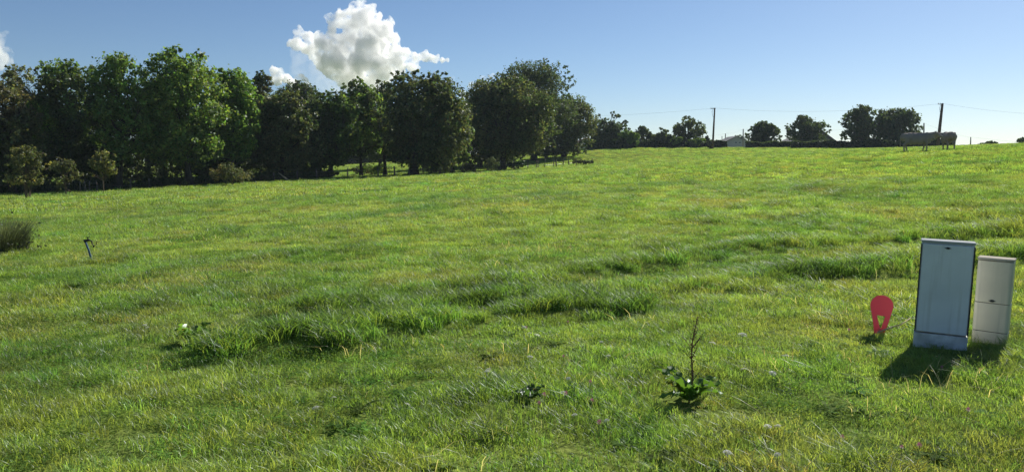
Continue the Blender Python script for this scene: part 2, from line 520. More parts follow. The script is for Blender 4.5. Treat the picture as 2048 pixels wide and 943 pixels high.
def tree(label, px, Y, x0, x1, top, bot, tint, name='broadleaf_tree', cat='tree', group=None, per=420, nl=34, leaf=0.25, tr=0.28,
         lean=0.0, gap=0.0, shape=1.0, depth=0.85, tint2=None, base=None, stems=1, tvar=0.28, extra=()):
    """px: photo column of the trunk, x0..x1 crown width and top..bot crown height in photo pixels, at distance Y"""
    leaf *= WY(px, Y) / Y; tr *= WY(px, Y) / Y; Y = WY(px, Y)
    if group == FAR:
        wd_ = (x1 - x0) * 0.06; x0, x1, bot, nl = x0 - wd_, x1 + wd_, bot + 7, int(nl * 1.5)
    if group == WOOD:
        wd_ = (x1 - x0) * 0.08; x0, x1, bot = x0 - wd_, x1 + wd_, bot + 18
        per, nl = int(per * 1.05), int(nl * 1.75)
    f = foot(px, Y)
    root = thing(name, f, 0, label, cat, group)
    k = Y / FPX
    zt, zb = zpix(top, Y) - f.z, zpix(bot, Y) - f.z
    zb = max(zb, 0.15)
    cx = ((x0 + x1) / 2 - CX) * k - f.x
    rx = (x1 - x0) / 2 * k; ry = rx * depth; rz = (zt - zb) / 2; cz = (zt + zb) / 2
    lobes = []
    lr = (rx * ry * rz) ** (1 / 3)
    tries = 0
    while len(lobes) < nl and tries < nl * 30:
        tries += 1
        d = rand_dirs(1)[0]; d = d / np.max(np.abs(d)) ** 0.35
        q = rng.uniform(0.84, 1.0) if rng.random() < 0.62 else rng.random() ** 0.5 * 0.84
        p = d * q
        taper = 1.0 - (0.32 * shape) * min(1.0, max(0.0, p[2])) ** 1.5 - 0.12 * max(0.0, -p[2])
        s = lr * rng.uniform(0.17, 0.40)
        if rng.random() < 0.35: s = lr * rng.uniform(0.09, 0.16); p = p / max(q, 0.05) * rng.uniform(0.98, 1.14)
        c = np.array([cx + p[0] * max(rx * taper - s * 0.8, 0.1), p[1] * max(ry * taper - s * 0.8, 0.1), cz + p[2] * max(rz - s * 0.66, 0.1)])
        if gap and rng.random() < gap and q < 0.7: continue
        lobes.append((c, s * np.array([1.12, 1.12, 0.82]), (s / (lr * 0.30)) ** 2))
    for (ex, ey, er) in extra:      # named boughs that stick out of the outline
        c = np.array([(ex - CX) * k - f.x, rng.uniform(-0.3, 0.3) * ry, zpix(ey, Y) - f.z])
        lobes.append((c, er * k * np.array([1.1, 1.1, 0.85]), (er * k / (lr * 0.28)) ** 2))
    P, O = crown_points(lobes, per)
    keep = P[:, 2] > 0.05
    P, O = P[keep], O[keep]
    tt = np.repeat(np.array([tint]), len(P), 0)
    if tint2 is not None:           # patches of turned leaves
        q = np.clip((fbm(P[:, 0] / 1.6 + px, P[:, 2] / 1.6 + P[:, 1] / 2, 21) - 0.42) * 5, 0, 1)[:, None]
        tt = tt * (1 - q) + np.array([tint2]) * q
    # trunk and limbs
    mb = MB()
    for s_ in range(stems):
        off = Vector((rng.uniform(-1, 1), rng.uniform(-1, 1), 0)) * (0.0 if stems == 1 else 0.35 * tr * stems)
        forkz = max(zb * 0.9, zt * 0.22) if stems == 1 else zt * 0.2
        tipz = cz + rz * 0.45
        n_ = 9; pts, rad = [], []
        ph = rng.uniform(0, 6.28)
        for i in range(n_):
            t = i / (n_ - 1); z = -0.25 + (tipz + 0.25) * t
            wob = 0.035 * tipz * math.sin(2.6 * t + ph) * t
            pts.append(off * (1 + 3 * t) + Vector((cx * min(1, t * 1.1) + wob + lean * t * tipz, wob * 0.6, z)))
            rad.append(tr * ((1 - t) ** 0.8 * 0.92 + 0.06) * (1.0 + 0.55 * math.exp(-t * 22)))
        mb.tube(pts, rad, 9)
        idx = rng.permutation(len(lobes))[: min(len(lobes), max(6, 26 // stems))]
        for j in idx:
            c = Vector(lobes[j][0])
            t0 = np.clip((forkz + (c.z - forkz) * rng.uniform(0.15, 0.6)) / tipz, 0.12, 0.9)
            i0 = t0 * (n_ - 1); ia = int(i0); a = pts[ia].lerp(pts[min(ia + 1, n_ - 1)], i0 - ia)
            r0 = rad[ia] * 0.5
            mid = a.lerp(c, 0.5) + Vector((0, 0, (c - a).length * rng.uniform(-0.05, 0.12)))
            q1 = a.lerp(mid, 0.55); q2 = mid.lerp(c, 0.5)
            mb.tube([a, q1, mid, q2, c], [r0, r0 * 0.75, r0 * 0.55, r0 * 0.36, 0.012], 5)
            for _ in range(3):
                e = c + Vector(rand_dirs(1)[0]) * float(np.mean(lobes[j][1])) * 0.9
                mb.tube([q2, q2.lerp(e, 0.5) + Vector((0, 0, 0.1)), e], [r0 * 0.3, r0 * 0.2, 0.008], 4)
    mb.build('trunk', M_BARK if tr > 0.07 else M_TWIG, root, smooth=True)
    leaves('crown', P, leaf, tt, tvar, parent=root, out=O)
    return root

DK = (0.080, 0.110, 0.042)       # oak
GR = (0.155, 0.240, 0.055)       # maple, ash
OL = (0.128, 0.145, 0.060)       # olive, turning
BR = (0.125, 0.115, 0.062)       # brownish
YE = (0.40, 0.36, 0.13)         # yellowing

# ---- front row of the wood, left to right
tree('sparse brownish tree with open crown at the left picture edge', 18, 84, -45, 80, 117, 190, OL, per=170, nl=26, tr=0.22, gap=0.3, tint2=BR, group=WOOD)
tree('brownish olive tree below the sparse crown at the left edge', 30, 80, -40, 82, 172, 330, OL, per=430, nl=32, tint2=BR, group=WOOD)
tree('dark green tree with two rounded tops right of the left-edge tree', 140, 84, 70, 222, 122, 335, DK, per=480, nl=44, tint2=GR, group=WOOD,
     extra=[(152, 132, 16), (190, 145, 16), (105, 160, 15)])
tree('tall loose-crowned tree whose stout trunk shows beside the young tree', 236, 80, 192, 306, 104, 318, GR, per=300, nl=40, tr=0.4, gap=0.35, group=WOOD, extra=[(250, 118, 17), (285, 140, 14)])
tree('big bright green maple, tallest tree of the left half', 381, 79, 288, 452, 103, 322, GR, per=560, nl=60, tr=0.36, group=WOOD, tint2=(0.20, 0.27, 0.06),
     extra=[(350, 112, 15), (400, 118, 17), (318, 135, 15), (435, 180, 17), (432, 235, 20), (415, 280, 14)])
tree('light green tree with sunlit right side next to the big maple', 462, 81, 428, 517, 139, 305, (0.17, 0.27, 0.055), per=480, nl=38, tr=0.25, group=WOOD, extra=[(455, 150, 12), (485, 160, 13), (500, 225, 15), (488, 275, 14)])
tree('dark pointed tree just right of the light green tree', 520, 88, 492, 566, 146, 320, DK, per=420, nl=30, shape=1.8, tint2=BR, group=WOOD)
tree('dense olive tree in the middle of the wood', 560, 82, 508, 642, 182, 335, OL, per=520, nl=44, tint2=DK, group=WOOD)
tree('low dark treetop behind the dense olive tree', 600, 96, 548, 655, 164, 320, DK, per=420, nl=32, group=WOOD)
tree('dark tree with green flecks left of the slender gap tree', 660, 83, 622, 728, 180, 318, DK, per=460, nl=38, tint2=GR, group=WOOD)
tree('slender leafy tree with feathery top over the meadow gap', 722, 85, 672, 772, 158, 300, GR, per=330, nl=34, gap=0.25, tr=0.2, group=WOOD, tint2=DK)
tree('dark tree with bare twigs showing sky left of the great oak', 770, 88, 730, 815, 160, 300, DK, per=300, nl=30, gap=0.3, tr=0.22, group=WOOD)
tree('great dark oak with thick black trunk behind the wire fence', 826, 80, 762, 928, 143, 318, DK, per=560, nl=62, tr=0.5, group=WOOD, tint2=OL, extra=[(800, 152, 13), (815, 160, 16), (860, 170, 16), (900, 210, 15)])
tree('drooping green tree on the right flank of the great oak', 905, 84, 868, 940, 205, 325, GR, per=420, nl=28, group=WOOD, tint2=DK)
tree('broad olive oak at the right end of the wood, in front', 1004, 97, 934, 1104, 154, 298, OL, per=600, nl=62, tr=0.45, group=WOOD, tint2=DK, extra=[(945, 190, 14), (960, 170, 14)])
tree('tallest dark oak rising behind the broad olive oak', 1068, 122, 992, 1142, 119, 286, DK, per=520, nl=54, tr=0.45, group=WOOD, extra=[(1050, 133, 15), (1085, 143, 13), (1125, 190, 14)])
tree('dark oak at the right end of the wood sloping to the hedge', 1128, 128, 1082, 1186, 190, 288, DK, per=520, nl=44, tr=0.4, group=WOOD, tint2=OL, extra=[(1160, 215, 12), (1170, 260, 14)])
# ---- second row, closing the wood behind
BACKW = 'trees in the back row of the wood'
for i, (px, Y, x0, x1, top, bot, c, lab) in enumerate([
        (60, 98, -10, 140, 190, 392, DK, 'dark back-row tree behind the yellow shrub tree'),
        (180, 99, 100, 260, 180, 384, DK, 'dark back-row tree behind the young tree'),
        (300, 98, 225, 375, 180, 378, DK, 'dark back-row tree left of the big maple trunk'),
        (430, 99, 360, 510, 200, 372, DK, 'dark back-row tree right of the big maple trunk'),
        (540, 102, 470, 610, 205, 360, OL, 'olive back-row tree behind the yellow bush'),
        (640, 118, 570, 720, 210, 326, DK, 'dark back-row tree left of the sunlit meadow gap'),
        (760, 118, 690, 840, 215, 322, DK, 'dark back-row tree over the sunlit meadow gap'),
        (880, 106, 810, 960, 215, 345, DK, 'dark back-row tree right of the great oak trunk'),
        (960, 108, 900, 1040, 215, 342, DK, 'dark back-row tree left of the broad olive oak')]):
    tree(lab, px, Y, x0, x1, top, bot, c, per=420, nl=40, leaf=0.3, group=BACKW)

for (px, Y, x0, x1, top, bot, lab) in [(610, 175, 570, 660, 262, 331, 'distant tree beyond the sunlit gap, left'), (690, 182, 640, 735, 255, 330, 'distant tree beyond the sunlit gap, middle'), (770, 178, 720, 830, 258, 330, 'distant tree beyond the sunlit gap, right'),
        (480, 178, 420, 580, 262, 338, 'distant tree far behind the straw-coloured bush'), (880, 172, 820, 950, 262, 330, 'distant tree far behind the great oak')]:
    tree(lab, px, Y, x0, x1, top, bot, DK, per=260, nl=30, leaf=0.42, group='trees far beyond the wood')

# ---- shrubs and young trees at the wood's foot
def bush(label, px, Y, x0, x1, top, tint, name='bush', cat='bush', per=260, nl=16, leaf=0.13, tint2=None, stems=4, group=None, tr=0.035, bot=None, gap=0):
    f = foot(px, WY(px, Y))
    b = bot if bot else (CY - FPX * math.tan(math.atan2(f.z - EYE, f.y) + PITCH)) - 2
    return tree(label, px, Y, x0, x1, top, b, tint, name=name, cat=cat, group=group, per=per, nl=nl, leaf=leaf, tr=tr, stems=stems, shape=0.5, tint2=tint2, gap=gap)

bush('yellowing multi-stemmed shrub tree at the far left meadow edge', 55, 61, 14, 102, 291, YE, name='shrub_tree', cat='shrub', per=330, nl=26, tint2=OL, bot=372, stems=5, tr=0.05, gap=0.2)
bush('young yellow-green tree on a thin stem before the wood', 208, 65, 178, 234, 300, (0.29, 0.29, 0.10), name='young_tree', cat='tree', per=260, nl=20, stems=1, tr=0.06, bot=358, tint2=OL)
bush('dark leafy bush with rusty foot between the two young trees', 132, 70, 100, 164, 315, OL, per=300, nl=20, tint2=BR)
bush('straw-coloured bush at the fence right of the maple trunk', 466, 73, 424, 512, 324, (0.25, 0.21, 0.10), per=300, nl=22, leaf=0.11, tint2=OL, stems=7)
bush('low bramble mound left of the maple trunk', 340, 78, 306, 374, 360, (0.075, 0.10, 0.05), name='bramble', per=200, nl=12, leaf=0.1, stems=5, tr=0.012)
bush('low bramble mound right of the maple trunk', 408, 78, 388, 430, 358, (0.06, 0.10, 0.04), name='bramble', per=200, nl=9, leaf=0.1, stems=5, tr=0.012)
bush('grey-green bramble heap beside the straw-coloured bush', 520, 78, 500, 548, 347, (0.09, 0.105, 0.065), name='bramble', per=220, nl=11, leaf=0.1, stems=5, tr=0.012)
bush('brushwood heap overgrown with brambles near the fallen branch', 655, 80, 632, 684, 342, (0.075, 0.075, 0.045), name='bramble', per=220, nl=12, leaf=0.1, stems=6, tr=0.015)
bush('reddish shrub under the slender leafy tree', 742, 90, 700, 790, 328, (0.06, 0.06, 0.028), per=240, nl=14, tint2=GR, bot=350)
bush('shrub with thin bare twigs right of the great oak trunk', 880, 82, 846, 915, 310, (0.06, 0.052, 0.03), per=230, nl=16, tint2=OL)
bush('brown-green shrub behind the wire fence', 934, 86, 902, 966, 288, (0.066, 0.072, 0.03), per=300, nl=20, tint2=BR)
bush('pale silvery bush beside the broad olive oak trunk', 982, 86, 962, 1003, 314, (0.12, 0.15, 0.08), per=300, nl=14, leaf=0.1)
bush('dark bramble mound at the left end of the open posts', 1030, 92, 1008, 1052, 323, (0.045, 0.06, 0.028), name='bramble', per=240, nl=12, leaf=0.11, stems=5, tr=0.012)
bush('dark low bramble strip at the end of the posts', 1168, 103, 1140, 1190, 318, (0.045, 0.055, 0.03), name='bramble', per=260, nl=14, leaf=0.11, stems=6, tr=0.012)
bush('small shrub with pale twigs at the right foot of the wood', 1155, 128, 1140, 1172, 294, OL, per=200, nl=10, tint2=BR)
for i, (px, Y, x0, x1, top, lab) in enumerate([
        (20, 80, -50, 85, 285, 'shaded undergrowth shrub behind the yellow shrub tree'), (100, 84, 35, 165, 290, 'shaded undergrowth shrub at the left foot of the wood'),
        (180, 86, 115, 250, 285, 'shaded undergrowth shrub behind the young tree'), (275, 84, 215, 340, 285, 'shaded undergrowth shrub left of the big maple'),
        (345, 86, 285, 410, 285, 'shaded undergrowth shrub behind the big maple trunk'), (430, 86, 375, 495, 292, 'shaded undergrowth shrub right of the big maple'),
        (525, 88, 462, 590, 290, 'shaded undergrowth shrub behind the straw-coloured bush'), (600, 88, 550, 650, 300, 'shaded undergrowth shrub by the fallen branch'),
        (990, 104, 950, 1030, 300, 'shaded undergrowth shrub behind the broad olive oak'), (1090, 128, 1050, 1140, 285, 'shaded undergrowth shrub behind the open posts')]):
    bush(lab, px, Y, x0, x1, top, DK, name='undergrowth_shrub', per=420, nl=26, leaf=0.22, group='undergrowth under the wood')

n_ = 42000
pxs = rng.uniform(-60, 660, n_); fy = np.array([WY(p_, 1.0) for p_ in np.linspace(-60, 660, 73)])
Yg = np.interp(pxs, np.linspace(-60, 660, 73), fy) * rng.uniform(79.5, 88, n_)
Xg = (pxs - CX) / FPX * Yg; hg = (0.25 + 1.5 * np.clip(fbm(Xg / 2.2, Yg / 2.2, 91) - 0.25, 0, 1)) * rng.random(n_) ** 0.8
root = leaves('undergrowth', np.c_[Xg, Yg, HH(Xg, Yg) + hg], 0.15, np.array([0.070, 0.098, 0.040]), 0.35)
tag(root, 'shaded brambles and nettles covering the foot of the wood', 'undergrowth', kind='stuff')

# ---- trees and shrubs along the far edge of the meadow
tree('rounded dark tree next to the hidden house roof', 1214, 150, 1178, 1253, 226, 285, DK, per=330, nl=34, leaf=0.34, tr=0.4, group=FAR, extra=[(1240, 250, 9)])
tree('low green tree above the clipped hedge', 1252, 146, 1232, 1277, 260, 288, GR, per=260, nl=18, leaf=0.3, tr=0.2, group=FAR)
tree('small loose tree right of the clipped hedge', 1283, 152, 1262, 1306, 253, 288, DK, per=200, nl=18, leaf=0.32, tr=0.2, gap=0.25, group=FAR)
tree('small dense dark tree left of the openwork tree', 1322, 150, 1303, 1341, 257, 289, DK, per=260, nl=18, leaf=0.32, tr=0.2, group=FAR)
tree('openwork round tree with sky showing through', 1374, 152, 1343, 1406, 233, 283, DK, per=170, nl=34, leaf=0.3, tr=0.35, gap=0.35, group=FAR, tint2=OL)
tree('green garden shrub under the openwork tree, left', 1352, 147, 1335, 1372, 273, 292, GR, name='garden_shrub', cat='shrub', per=240, nl=14, leaf=0.28, tr=0.08, stems=3)
tree('green garden shrub under the openwork tree, right', 1392, 147, 1372, 1412, 273, 292, GR, name='garden_shrub', cat='shrub', per=240, nl=14, leaf=0.28, tr=0.08, stems=3, tint2=OL)
tree('small dark conifer left of the first utility pole', 1411, 158, 1404, 1419, 271, 294, DK, name='conifer', per=200, nl=14, leaf=0.26, tr=0.12, shape=2.6)
tree('low dark shrub right of the first utility pole', 1436, 156, 1420, 1449, 281, 295, DK, name='garden_shrub', cat='shrub', per=220, nl=12, leaf=0.28, tr=0.08, stems=3)
tree('small tree showing over the gabled house roof', 1483, 262, 1463, 1498, 267, 285, DK, per=180, nl=16, leaf=0.45, tr=0.25, group=FAR)
tree('dense round dark tree right of the gabled house', 1525, 150, 1496, 1554, 244, 290, DK, per=380, nl=34, leaf=0.32, tr=0.4, group=FAR)
tree('tree leaning over the barn roof', 1604, 150, 1571, 1645, 231, 290, DK, per=320, nl=34, leaf=0.32, tr=0.35, lean=0.06, group=FAR, gap=0.15)
tree('left half of the wide pair of oaks on the skyline', 1722, 140, 1680, 1768, 212, 284, DK, per=320, nl=42, leaf=0.32, tr=0.4, gap=0.25, group=FAR, extra=[(1712, 222, 9)])
tree('right half of the wide pair of oaks on the skyline', 1784, 140, 1748, 1828, 216, 284, DK, per=320, nl=42, leaf=0.32, tr=0.4, gap=0.25, group=FAR, extra=[(1826, 262, 7), (1835, 268, 6)])
tree('low shrub on the skyline right of the cows', 1974, 150, 1953, 1996, 283, 294, DK, name='garden_shrub', cat='shrub', per=200, nl=14, leaf=0.3, tr=0.08, stems=3)
tree('shrub at the right picture edge on the skyline', 2046, 140, 2032, 2066, 274, 292, DK, name='garden_shrub', cat='shrub', per=220, nl=14, leaf=0.3, tr=0.08, stems=3)
tree('small bush at the foot of the first utility pole', 1419, 138, 1410, 1428, 286, 299, (0.06, 0.06, 0.035), name='bush', cat='bush', per=200, nl=9, leaf=0.22, tr=0.04, stems=3)

def hedge(label, px0, px1, Y, toppy, botpy, tint, wd=1.6, n=5200, leaf=0.26):
    a, b = foot(px0, Y), foot(px1, Y)
    root = thing('hedge', a.lerp(b, 0.5), 0, label, 'hedge', 'hedges along the far edge of the meadow')
    L = (b - a).length
    t = rng.random(n)
    h0 = (botpy - toppy) / FPX * Y
    X = a.x + (b.x - a.x) * t; Yy = Y + rng.uniform(-0.5, 0.5, n) * wd
    hh = h0 * (0.55 + 0.85 * fbm(X / 2.0, Yy * 0, 31))
    Z = HH(X, Yy) + hh * rng.random(n) ** 0.95
    P = np.c_[X, Yy, Z] - np.array(root.location)
    leaves('foliage', P, leaf * 1.15, tint, 0.3, parent=root)
    for i in range(int(L / 1.2)):
        mb = MB(); u = (i + 0.5) / int(L / 1.2); x = a.x + (b.x - a.x) * u; z = gz(x, Y)
        p = Vector((x, Y, z)) - root.location
        mb.tube([p - Vector((0, 0, 0.1)), p + Vector((rng.uniform(-.3, .3), rng.uniform(-.2, .2), h0 * 0.75))], [0.04, 0.015], 5)
        mb.build('stem', M_TWIG, root)
    return root
tree('loose shrub filling the gap between the small far trees, left', 1304, 154, 1286, 1322, 266, 294, DK, name='garden_shrub', cat='shrub', per=240, nl=16, leaf=0.3, tr=0.08, stems=3, tint2=GR)
tree('loose shrub filling the gap between the small far trees, right', 1340, 156, 1326, 1358, 270, 294, DK, name='garden_shrub', cat='shrub', per=240, nl=16, leaf=0.3, tr=0.08, stems=3, tint2=OL)
hedge('distant hedge closing the sunlit meadow gap behind the wood', 540, 880, 186, 298, 322, (0.06, 0.085, 0.034), n=14000, leaf=0.45)
hedge('tall clipped hedge beside the hidden house', 1172, 1272, 146, 280, 298, (0.04, 0.062, 0.022), n=7000)
hedge('low hedge line between the clipped hedge and the pole', 1268, 1424, 148, 284, 298, (0.036, 0.05, 0.022), n=6000)
hedge('short piece of low hedge left of the gabled house', 1424, 1452, 146, 287, 298, (0.035, 0.05, 0.024), n=4000)
hedge('hedge between the gabled house and the barn', 1493, 1590, 142, 286, 297, (0.045, 0.065, 0.026), n=6000)
hedge('hedge in front of the barn and under the oak pair', 1584, 1770, 136, 285, 299, (0.042, 0.06, 0.024), n=9000)
hedge('hedge running on behind the cows', 1765, 1905, 132, 287, 299, (0.038, 0.055, 0.024), n=6000)

# ------------------------------------------------------------------ fence along the wood, posts further on
def post_part(mb, p, h, r, tilt):
    mb.tube([p - Vector((0, 0, 0.3)), p + Vector((tilt[0], tilt[1], h * 0.6)), p + Vector((tilt[0] * 1.6, tilt[1] * 1.6, h))], [r, r * 0.95, r * 0.85], 7)

def fence(label, posts, wires=3, r=0.065):
    """posts: (photo column, top row, distance)"""
    f0 = foot(posts[0][0], WY(posts[0][0], posts[0][2]))
    root = thing('wire_fence', f0, 0, label, 'fence')
    tops = []
    for (px, top, Y) in posts:
        Y = WY(px, Y); f = foot(px, Y); h = max(0.8, zpix(top, Y) - f.z); h = min(h, 1.75)
        mb = MB(); tl = (random.uniform(-.06, .06), random.uniform(-.05, .05))
        post_part(mb, f - f0, h, r * random.uniform(0.8, 1.25), tl)
        mb.build('post', M_POST, root, smooth=True)
        tops.append((f - f0, h))
    for k in range(wires):
        mb = MB()
        pts = []
        for (p, h) in tops: pts.append(p + Vector((0, -0.06, 0.35 + k * 0.33)))
        mb.tube(pts, 0.006, 4, cap=False)
        mb.build('wire', M_WIRE, root)
    return root
fence('wire fence on wooden posts along the foot of the wood', [(548, 345, 78), (595, 341, 78), (634, 338, 78), (695, 336, 78), (757, 334, 78), (790, 332, 78), (818, 328, 78), (847, 328, 79), (879, 326, 81), (903, 325, 83),
      (926, 323, 84), (950, 322, 86), (975, 321, 88), (1000, 320, 90), (1028, 319, 93), (1056, 319, 96)])
fence('old posts standing in the open grass right of the wood', [(1072, 321, 97), (1076.5, 321, 99), (1089, 316, 98), (1107, 319, 101), (1113, 319, 101), (1126, 317, 103), (1138, 319, 104), (1153, 315, 106), (1185, 318, 109)], wires=1)
fence('thin leaning posts under the young trees at the left', [(161, 371, 75), (172, 375, 75), (179, 370, 76), (195, 362, 76), (262, 366, 77), (300, 364, 78)], wires=1, r=0.045)

f = foot(565, WY(565, 77))
root = thing('fallen_branch', f, 0, 'pale dead branch leaning on the brushwood by the fence', 'branch')
mb = MB(); mb.tube([(-0.35, 0, 0.75), (0.05, 0.05, 0.42), (0.55, 0, 0.05)], [0.03, 0.06, 0.085], 7); mb.build('limb', M_STRAW, root, smooth=True)
mb = MB(); mb.tube([(0.05, 0.05, 0.42), (-0.3, 0.1, 0.25), (-0.55, 0.1, 0.02)], [0.04, 0.03, 0.02], 6); mb.build('side_branch', M_POST, root, smooth=True)

# ------------------------------------------------------------------ utility poles and wires
M_POLE = solid('creosoted_pole', (0.11, 0.065, 0.05), 0.8, 0.3, 4.0, spec=0.2)
M_PALEPOLE = solid('concrete_pole', (0.26, 0.23, 0.19), 0.9, 0.15, 3.0, spec=0.2)
M_CERAM = solid('insulator', (0.45, 0.47, 0.45), 0.3, 0.05, 3.0)
POLE_TOP = {}
def pole(key, label, px, pxt, top, Y, r, mat, arm=True):
    f = foot(px, Y); tp = at(pxt, top, Y); h = tp[2] - f.z; dx = tp[0] - f.x
    root = thing('utility_pole', f, 0, label, 'pole', 'utility poles beyond the meadow')
    mb = MB(); mb.tube([(0, 0, -0.6), (dx * 0.5, 0, h * 0.5), (dx, 0, h)], [r * 1.25, r * 1.05, r * 0.8], 10); mb.build('post', mat, root, smooth=True)
    if arm:
        mb = MB(); mb.box((dx - 0.28, 0, h - 0.12), (0.9, 0.09, 0.09), bev=0.01); mb.build('crossarm', M_WIRE, root)
        for k in range(3):
            mb = MB(); q = dx - 0.66 + k * 0.36
            mb.tube([(q, 0, h - 0.1), (q, 0, h - 0.02), (q, 0, h + 0.02), (q, 0, h + 0.1)], [0.02, 0.055, 0.04, 0.05], 8); mb.build('insulator', M_CERAM, root)
        mb = MB(); mb.tube([(dx - 0.3, -0.1, h - 0.2), (dx - 0.5, -0.1, h - 0.65), (dx * 0.9 - 0.35, -0.1, h - 1.3), (dx * 0.85 - 0.08, -0.1, h - 1.8)], 0.025, 5); mb.build('jumper_cable', M_WIRE, root)
    POLE_TOP[key] = Vector((tp[0], Y, tp[2]))
    return root
pole('a', 'slim wooden utility pole with white cap by the openwork tree', 1425, 1429.5, 216, 139, 0.15, M_POLE)
pole('b', 'thick wooden utility pole behind the two cows', 1875, 1885, 207, 128, 0.22, M_POLE)
pole('c', 'pale short pole rising over the larger cow', 1847, 1848, 246, 175, 0.16, M_PALEPOLE, arm=False)
pole('d', 'short thin pole on the skyline right of the cows', 1941, 1941.5, 274, 150, 0.1, M_PALEPOLE, arm=False)
pole('e', 'grey pole right beside the gabled house', 1486, 1486.5, 258, 215, 0.17, M_PALEPOLE, arm=False)
pole('f', 'thin grey pole at the left eave of the gabled house', 1450, 1451, 267, 240, 0.16, M_PALEPOLE, arm=False)
pole('g', 'faint thin pole left of the gabled house', 1444, 1444, 272, 262, 0.14, M_PALEPOLE, arm=False)
def span(label, a, b, sag, r=0.009, mb=None):
    mb = MB(); n = 24
    mb.tube([a.lerp(b, i / n) - Vector((0, 0, sag * 4 * (i / n) * (1 - i / n))) for i in range(n + 1)], r, 4, cap=False)
    o = mb.build('overhead_wire', M_WIRE)
    return tag(o, label, 'wire', 'overhead wires between the utility poles')
PT = POLE_TOP
span('overhead wire from the slim pole to the left over the wood', PT['a'], Vector(at(1120, 232, 165)), 0.4)
span('overhead wire between the slim pole and the thick pole', PT['a'], PT['b'], 0.9)
span('overhead wire from the thick pole out to the right', PT['b'], Vector(at(2200, 230, 118)), 0.6)
span('overhead wire from the grey pole to the pale short pole', PT['e'], PT['c'], 1.0)
span('overhead wire from the pale short pole past the thick pole', PT['c'], PT['d'] + Vector((0, 0, -0.1)), 0.3)
span('overhead wire from the short skyline pole to the right', PT['d'], Vector(at(2160, 292, 140)), 0.2)
span('overhead wire between the grey pole and the eave pole', PT['e'], PT['f'], 0.3)
span('overhead wire from the eave pole to the left trees', PT['f'], Vector(at(1390, 272, 236)), 0.3)

# ------------------------------------------------------------------ houses beyond the hedge
M_WALL = solid('rendered_wall', (0.42, 0.40, 0.37), 0.9, 0.06, 1.5, bump=0.2, spec=0.2)
M_WHITE = solid('white_render', (0.7, 0.69, 0.66), 0.9, 0.05, 1.5, spec=0.2)
M_DWALL = solid('dark_barn_wall', (0.10, 0.095, 0.10), 0.9, 0.2, 2.0, spec=0.2)
M_TILE = solid('clay_roof_tiles', (0.30, 0.17, 0.12), 0.85, 0.25, 4.0, bump=0.5, spec=0.2)
M_SLATE = solid('grey_roof_tiles', (0.12, 0.11, 0.11), 0.7, 0.2, 4.0, bump=0.5, spec=0.3)
M_GLASS = solid('window_glass', (0.03, 0.035, 0.04), 0.1, 0.05, 3.0, spec=0.7)
M_FRAME = solid('window_frame', (0.6, 0.6, 0.58), 0.6, 0.05, 3.0)

def gable_house(name, label, px0, px1, pxr, Y, ridge, eave, wall, roof, length=9.0, windows=(), over=0.4, cat='house', eave_r=None):
    """gable end faces the meadow"""
    k = Y / FPX
    xa, xb, xr = (px0 - CX) * k, (px1 - CX) * k, (pxr - CX) * k
    g = min(gz(xa, Y), gz(xb, Y)) - 0.2
    zr, ze = zpix(ridge, Y), zpix(eave, Y)
    zer = zpix(eave_r, Y) if eave_r else ze
    root = thing(name, ((xa + xb) / 2, Y, g), 0, label, cat)
    o = Vector(root.location)
    def L(x, y, z): return tuple(Vector((x, y, z)) - o)
    F = [(xa, g), (xb, g), (xb, zer), (xr, zr), (xa, ze)]
    V = [L(x, Y, z) for x, z in F] + [L(x, Y + length, z) for x, z in F]
    mb = MB(); mb.add(V, [(0, 1, 2, 3, 4), (9, 8, 7, 6, 5), (0, 5, 6, 1), (1, 6, 7, 2), (4, 9, 5, 0)]); mb.build('wall', wall, root)
    mb = MB()
    for (x, z, s) in ((xa, ze, -1), (xb, zer, 1)):
        d = Vector((x - xr, 0, z - zr)); dn = d.normalized(); nrm = Vector((-dn.z, 0, dn.x)) * (1 if s < 0 else -1)
        if nrm.z < 0: nrm = -nrm
        p0 = Vector((xr, 0, zr)) + nrm * 0.02; p1 = Vector((x, 0, z)) + dn * over + nrm * 0.02
        q = [p0, p1, p1 + nrm * 0.16, p0 + nrm * 0.16]
        Vv = [L(p.x, Y - 0.35, p.z) for p in q] + [L(p.x, Y + length + 0.35, p.z) for p in q]
        mb.add(Vv, [(0, 1, 2, 3), (7, 6, 5, 4), (0, 4, 5, 1), (1, 5, 6, 2), (2, 6, 7, 3), (3, 7, 4, 0)])
    mb.build('roof', roof, root)
    for (pa, pb, pt, pbm) in windows:
        x0, x1 = (pa - CX) * k, (pb - CX) * k; z1, z0 = zpix(pt, Y), zpix(pbm, Y)
        fr = MB(); t = 0.09
        for (a, b, c, d) in ((x0, x1, z1 - t, z1), (x0, x1, z0, z0 + t), (x0, x0 + t, z0 + t, z1 - t), (x1 - t, x1, z0 + t, z1 - t), ((x0 + x1) / 2 - t / 2, (x0 + x1) / 2 + t / 2, z0 + t, z1 - t)):
            fr.box(L((a + b) / 2, Y - 0.03, (c + d) / 2), (b - a, 0.1, d - c))
        fo = fr.build('window', M_FRAME, root)
        pn = MB(); pn.box(L((x0 + x1) / 2, Y - 0.012, (z0 + z1) / 2), (x1 - x0 - 0.05, 0.02, z1 - z0 - 0.05)); pn.build('pane', M_GLASS, fo)
    return root
gh = gable_house('house', 'grey gabled house with dark windows beyond the hedge', 1450, 1492, 1470, 225, 273, 283, M_WALL, M_SLATE, windows=[(1466, 1471, 282.5, 287.5), (1474, 1479, 282.5, 287.5)])
ba = gable_house('barn', 'dark gabled barn with clay-tiled lean-to behind the leaning tree', 1598, 1668, 1638, 190, 262, 281, M_DWALL, M_SLATE, length=14, cat='barn', eave_r=284)
k = 190 / FPX; o = Vector(ba.location)
mb = MB()
xa, xb, z1, z0 = (1614 - CX) * k, (1677 - CX) * k, zpix(281, 190), zpix(288, 190)
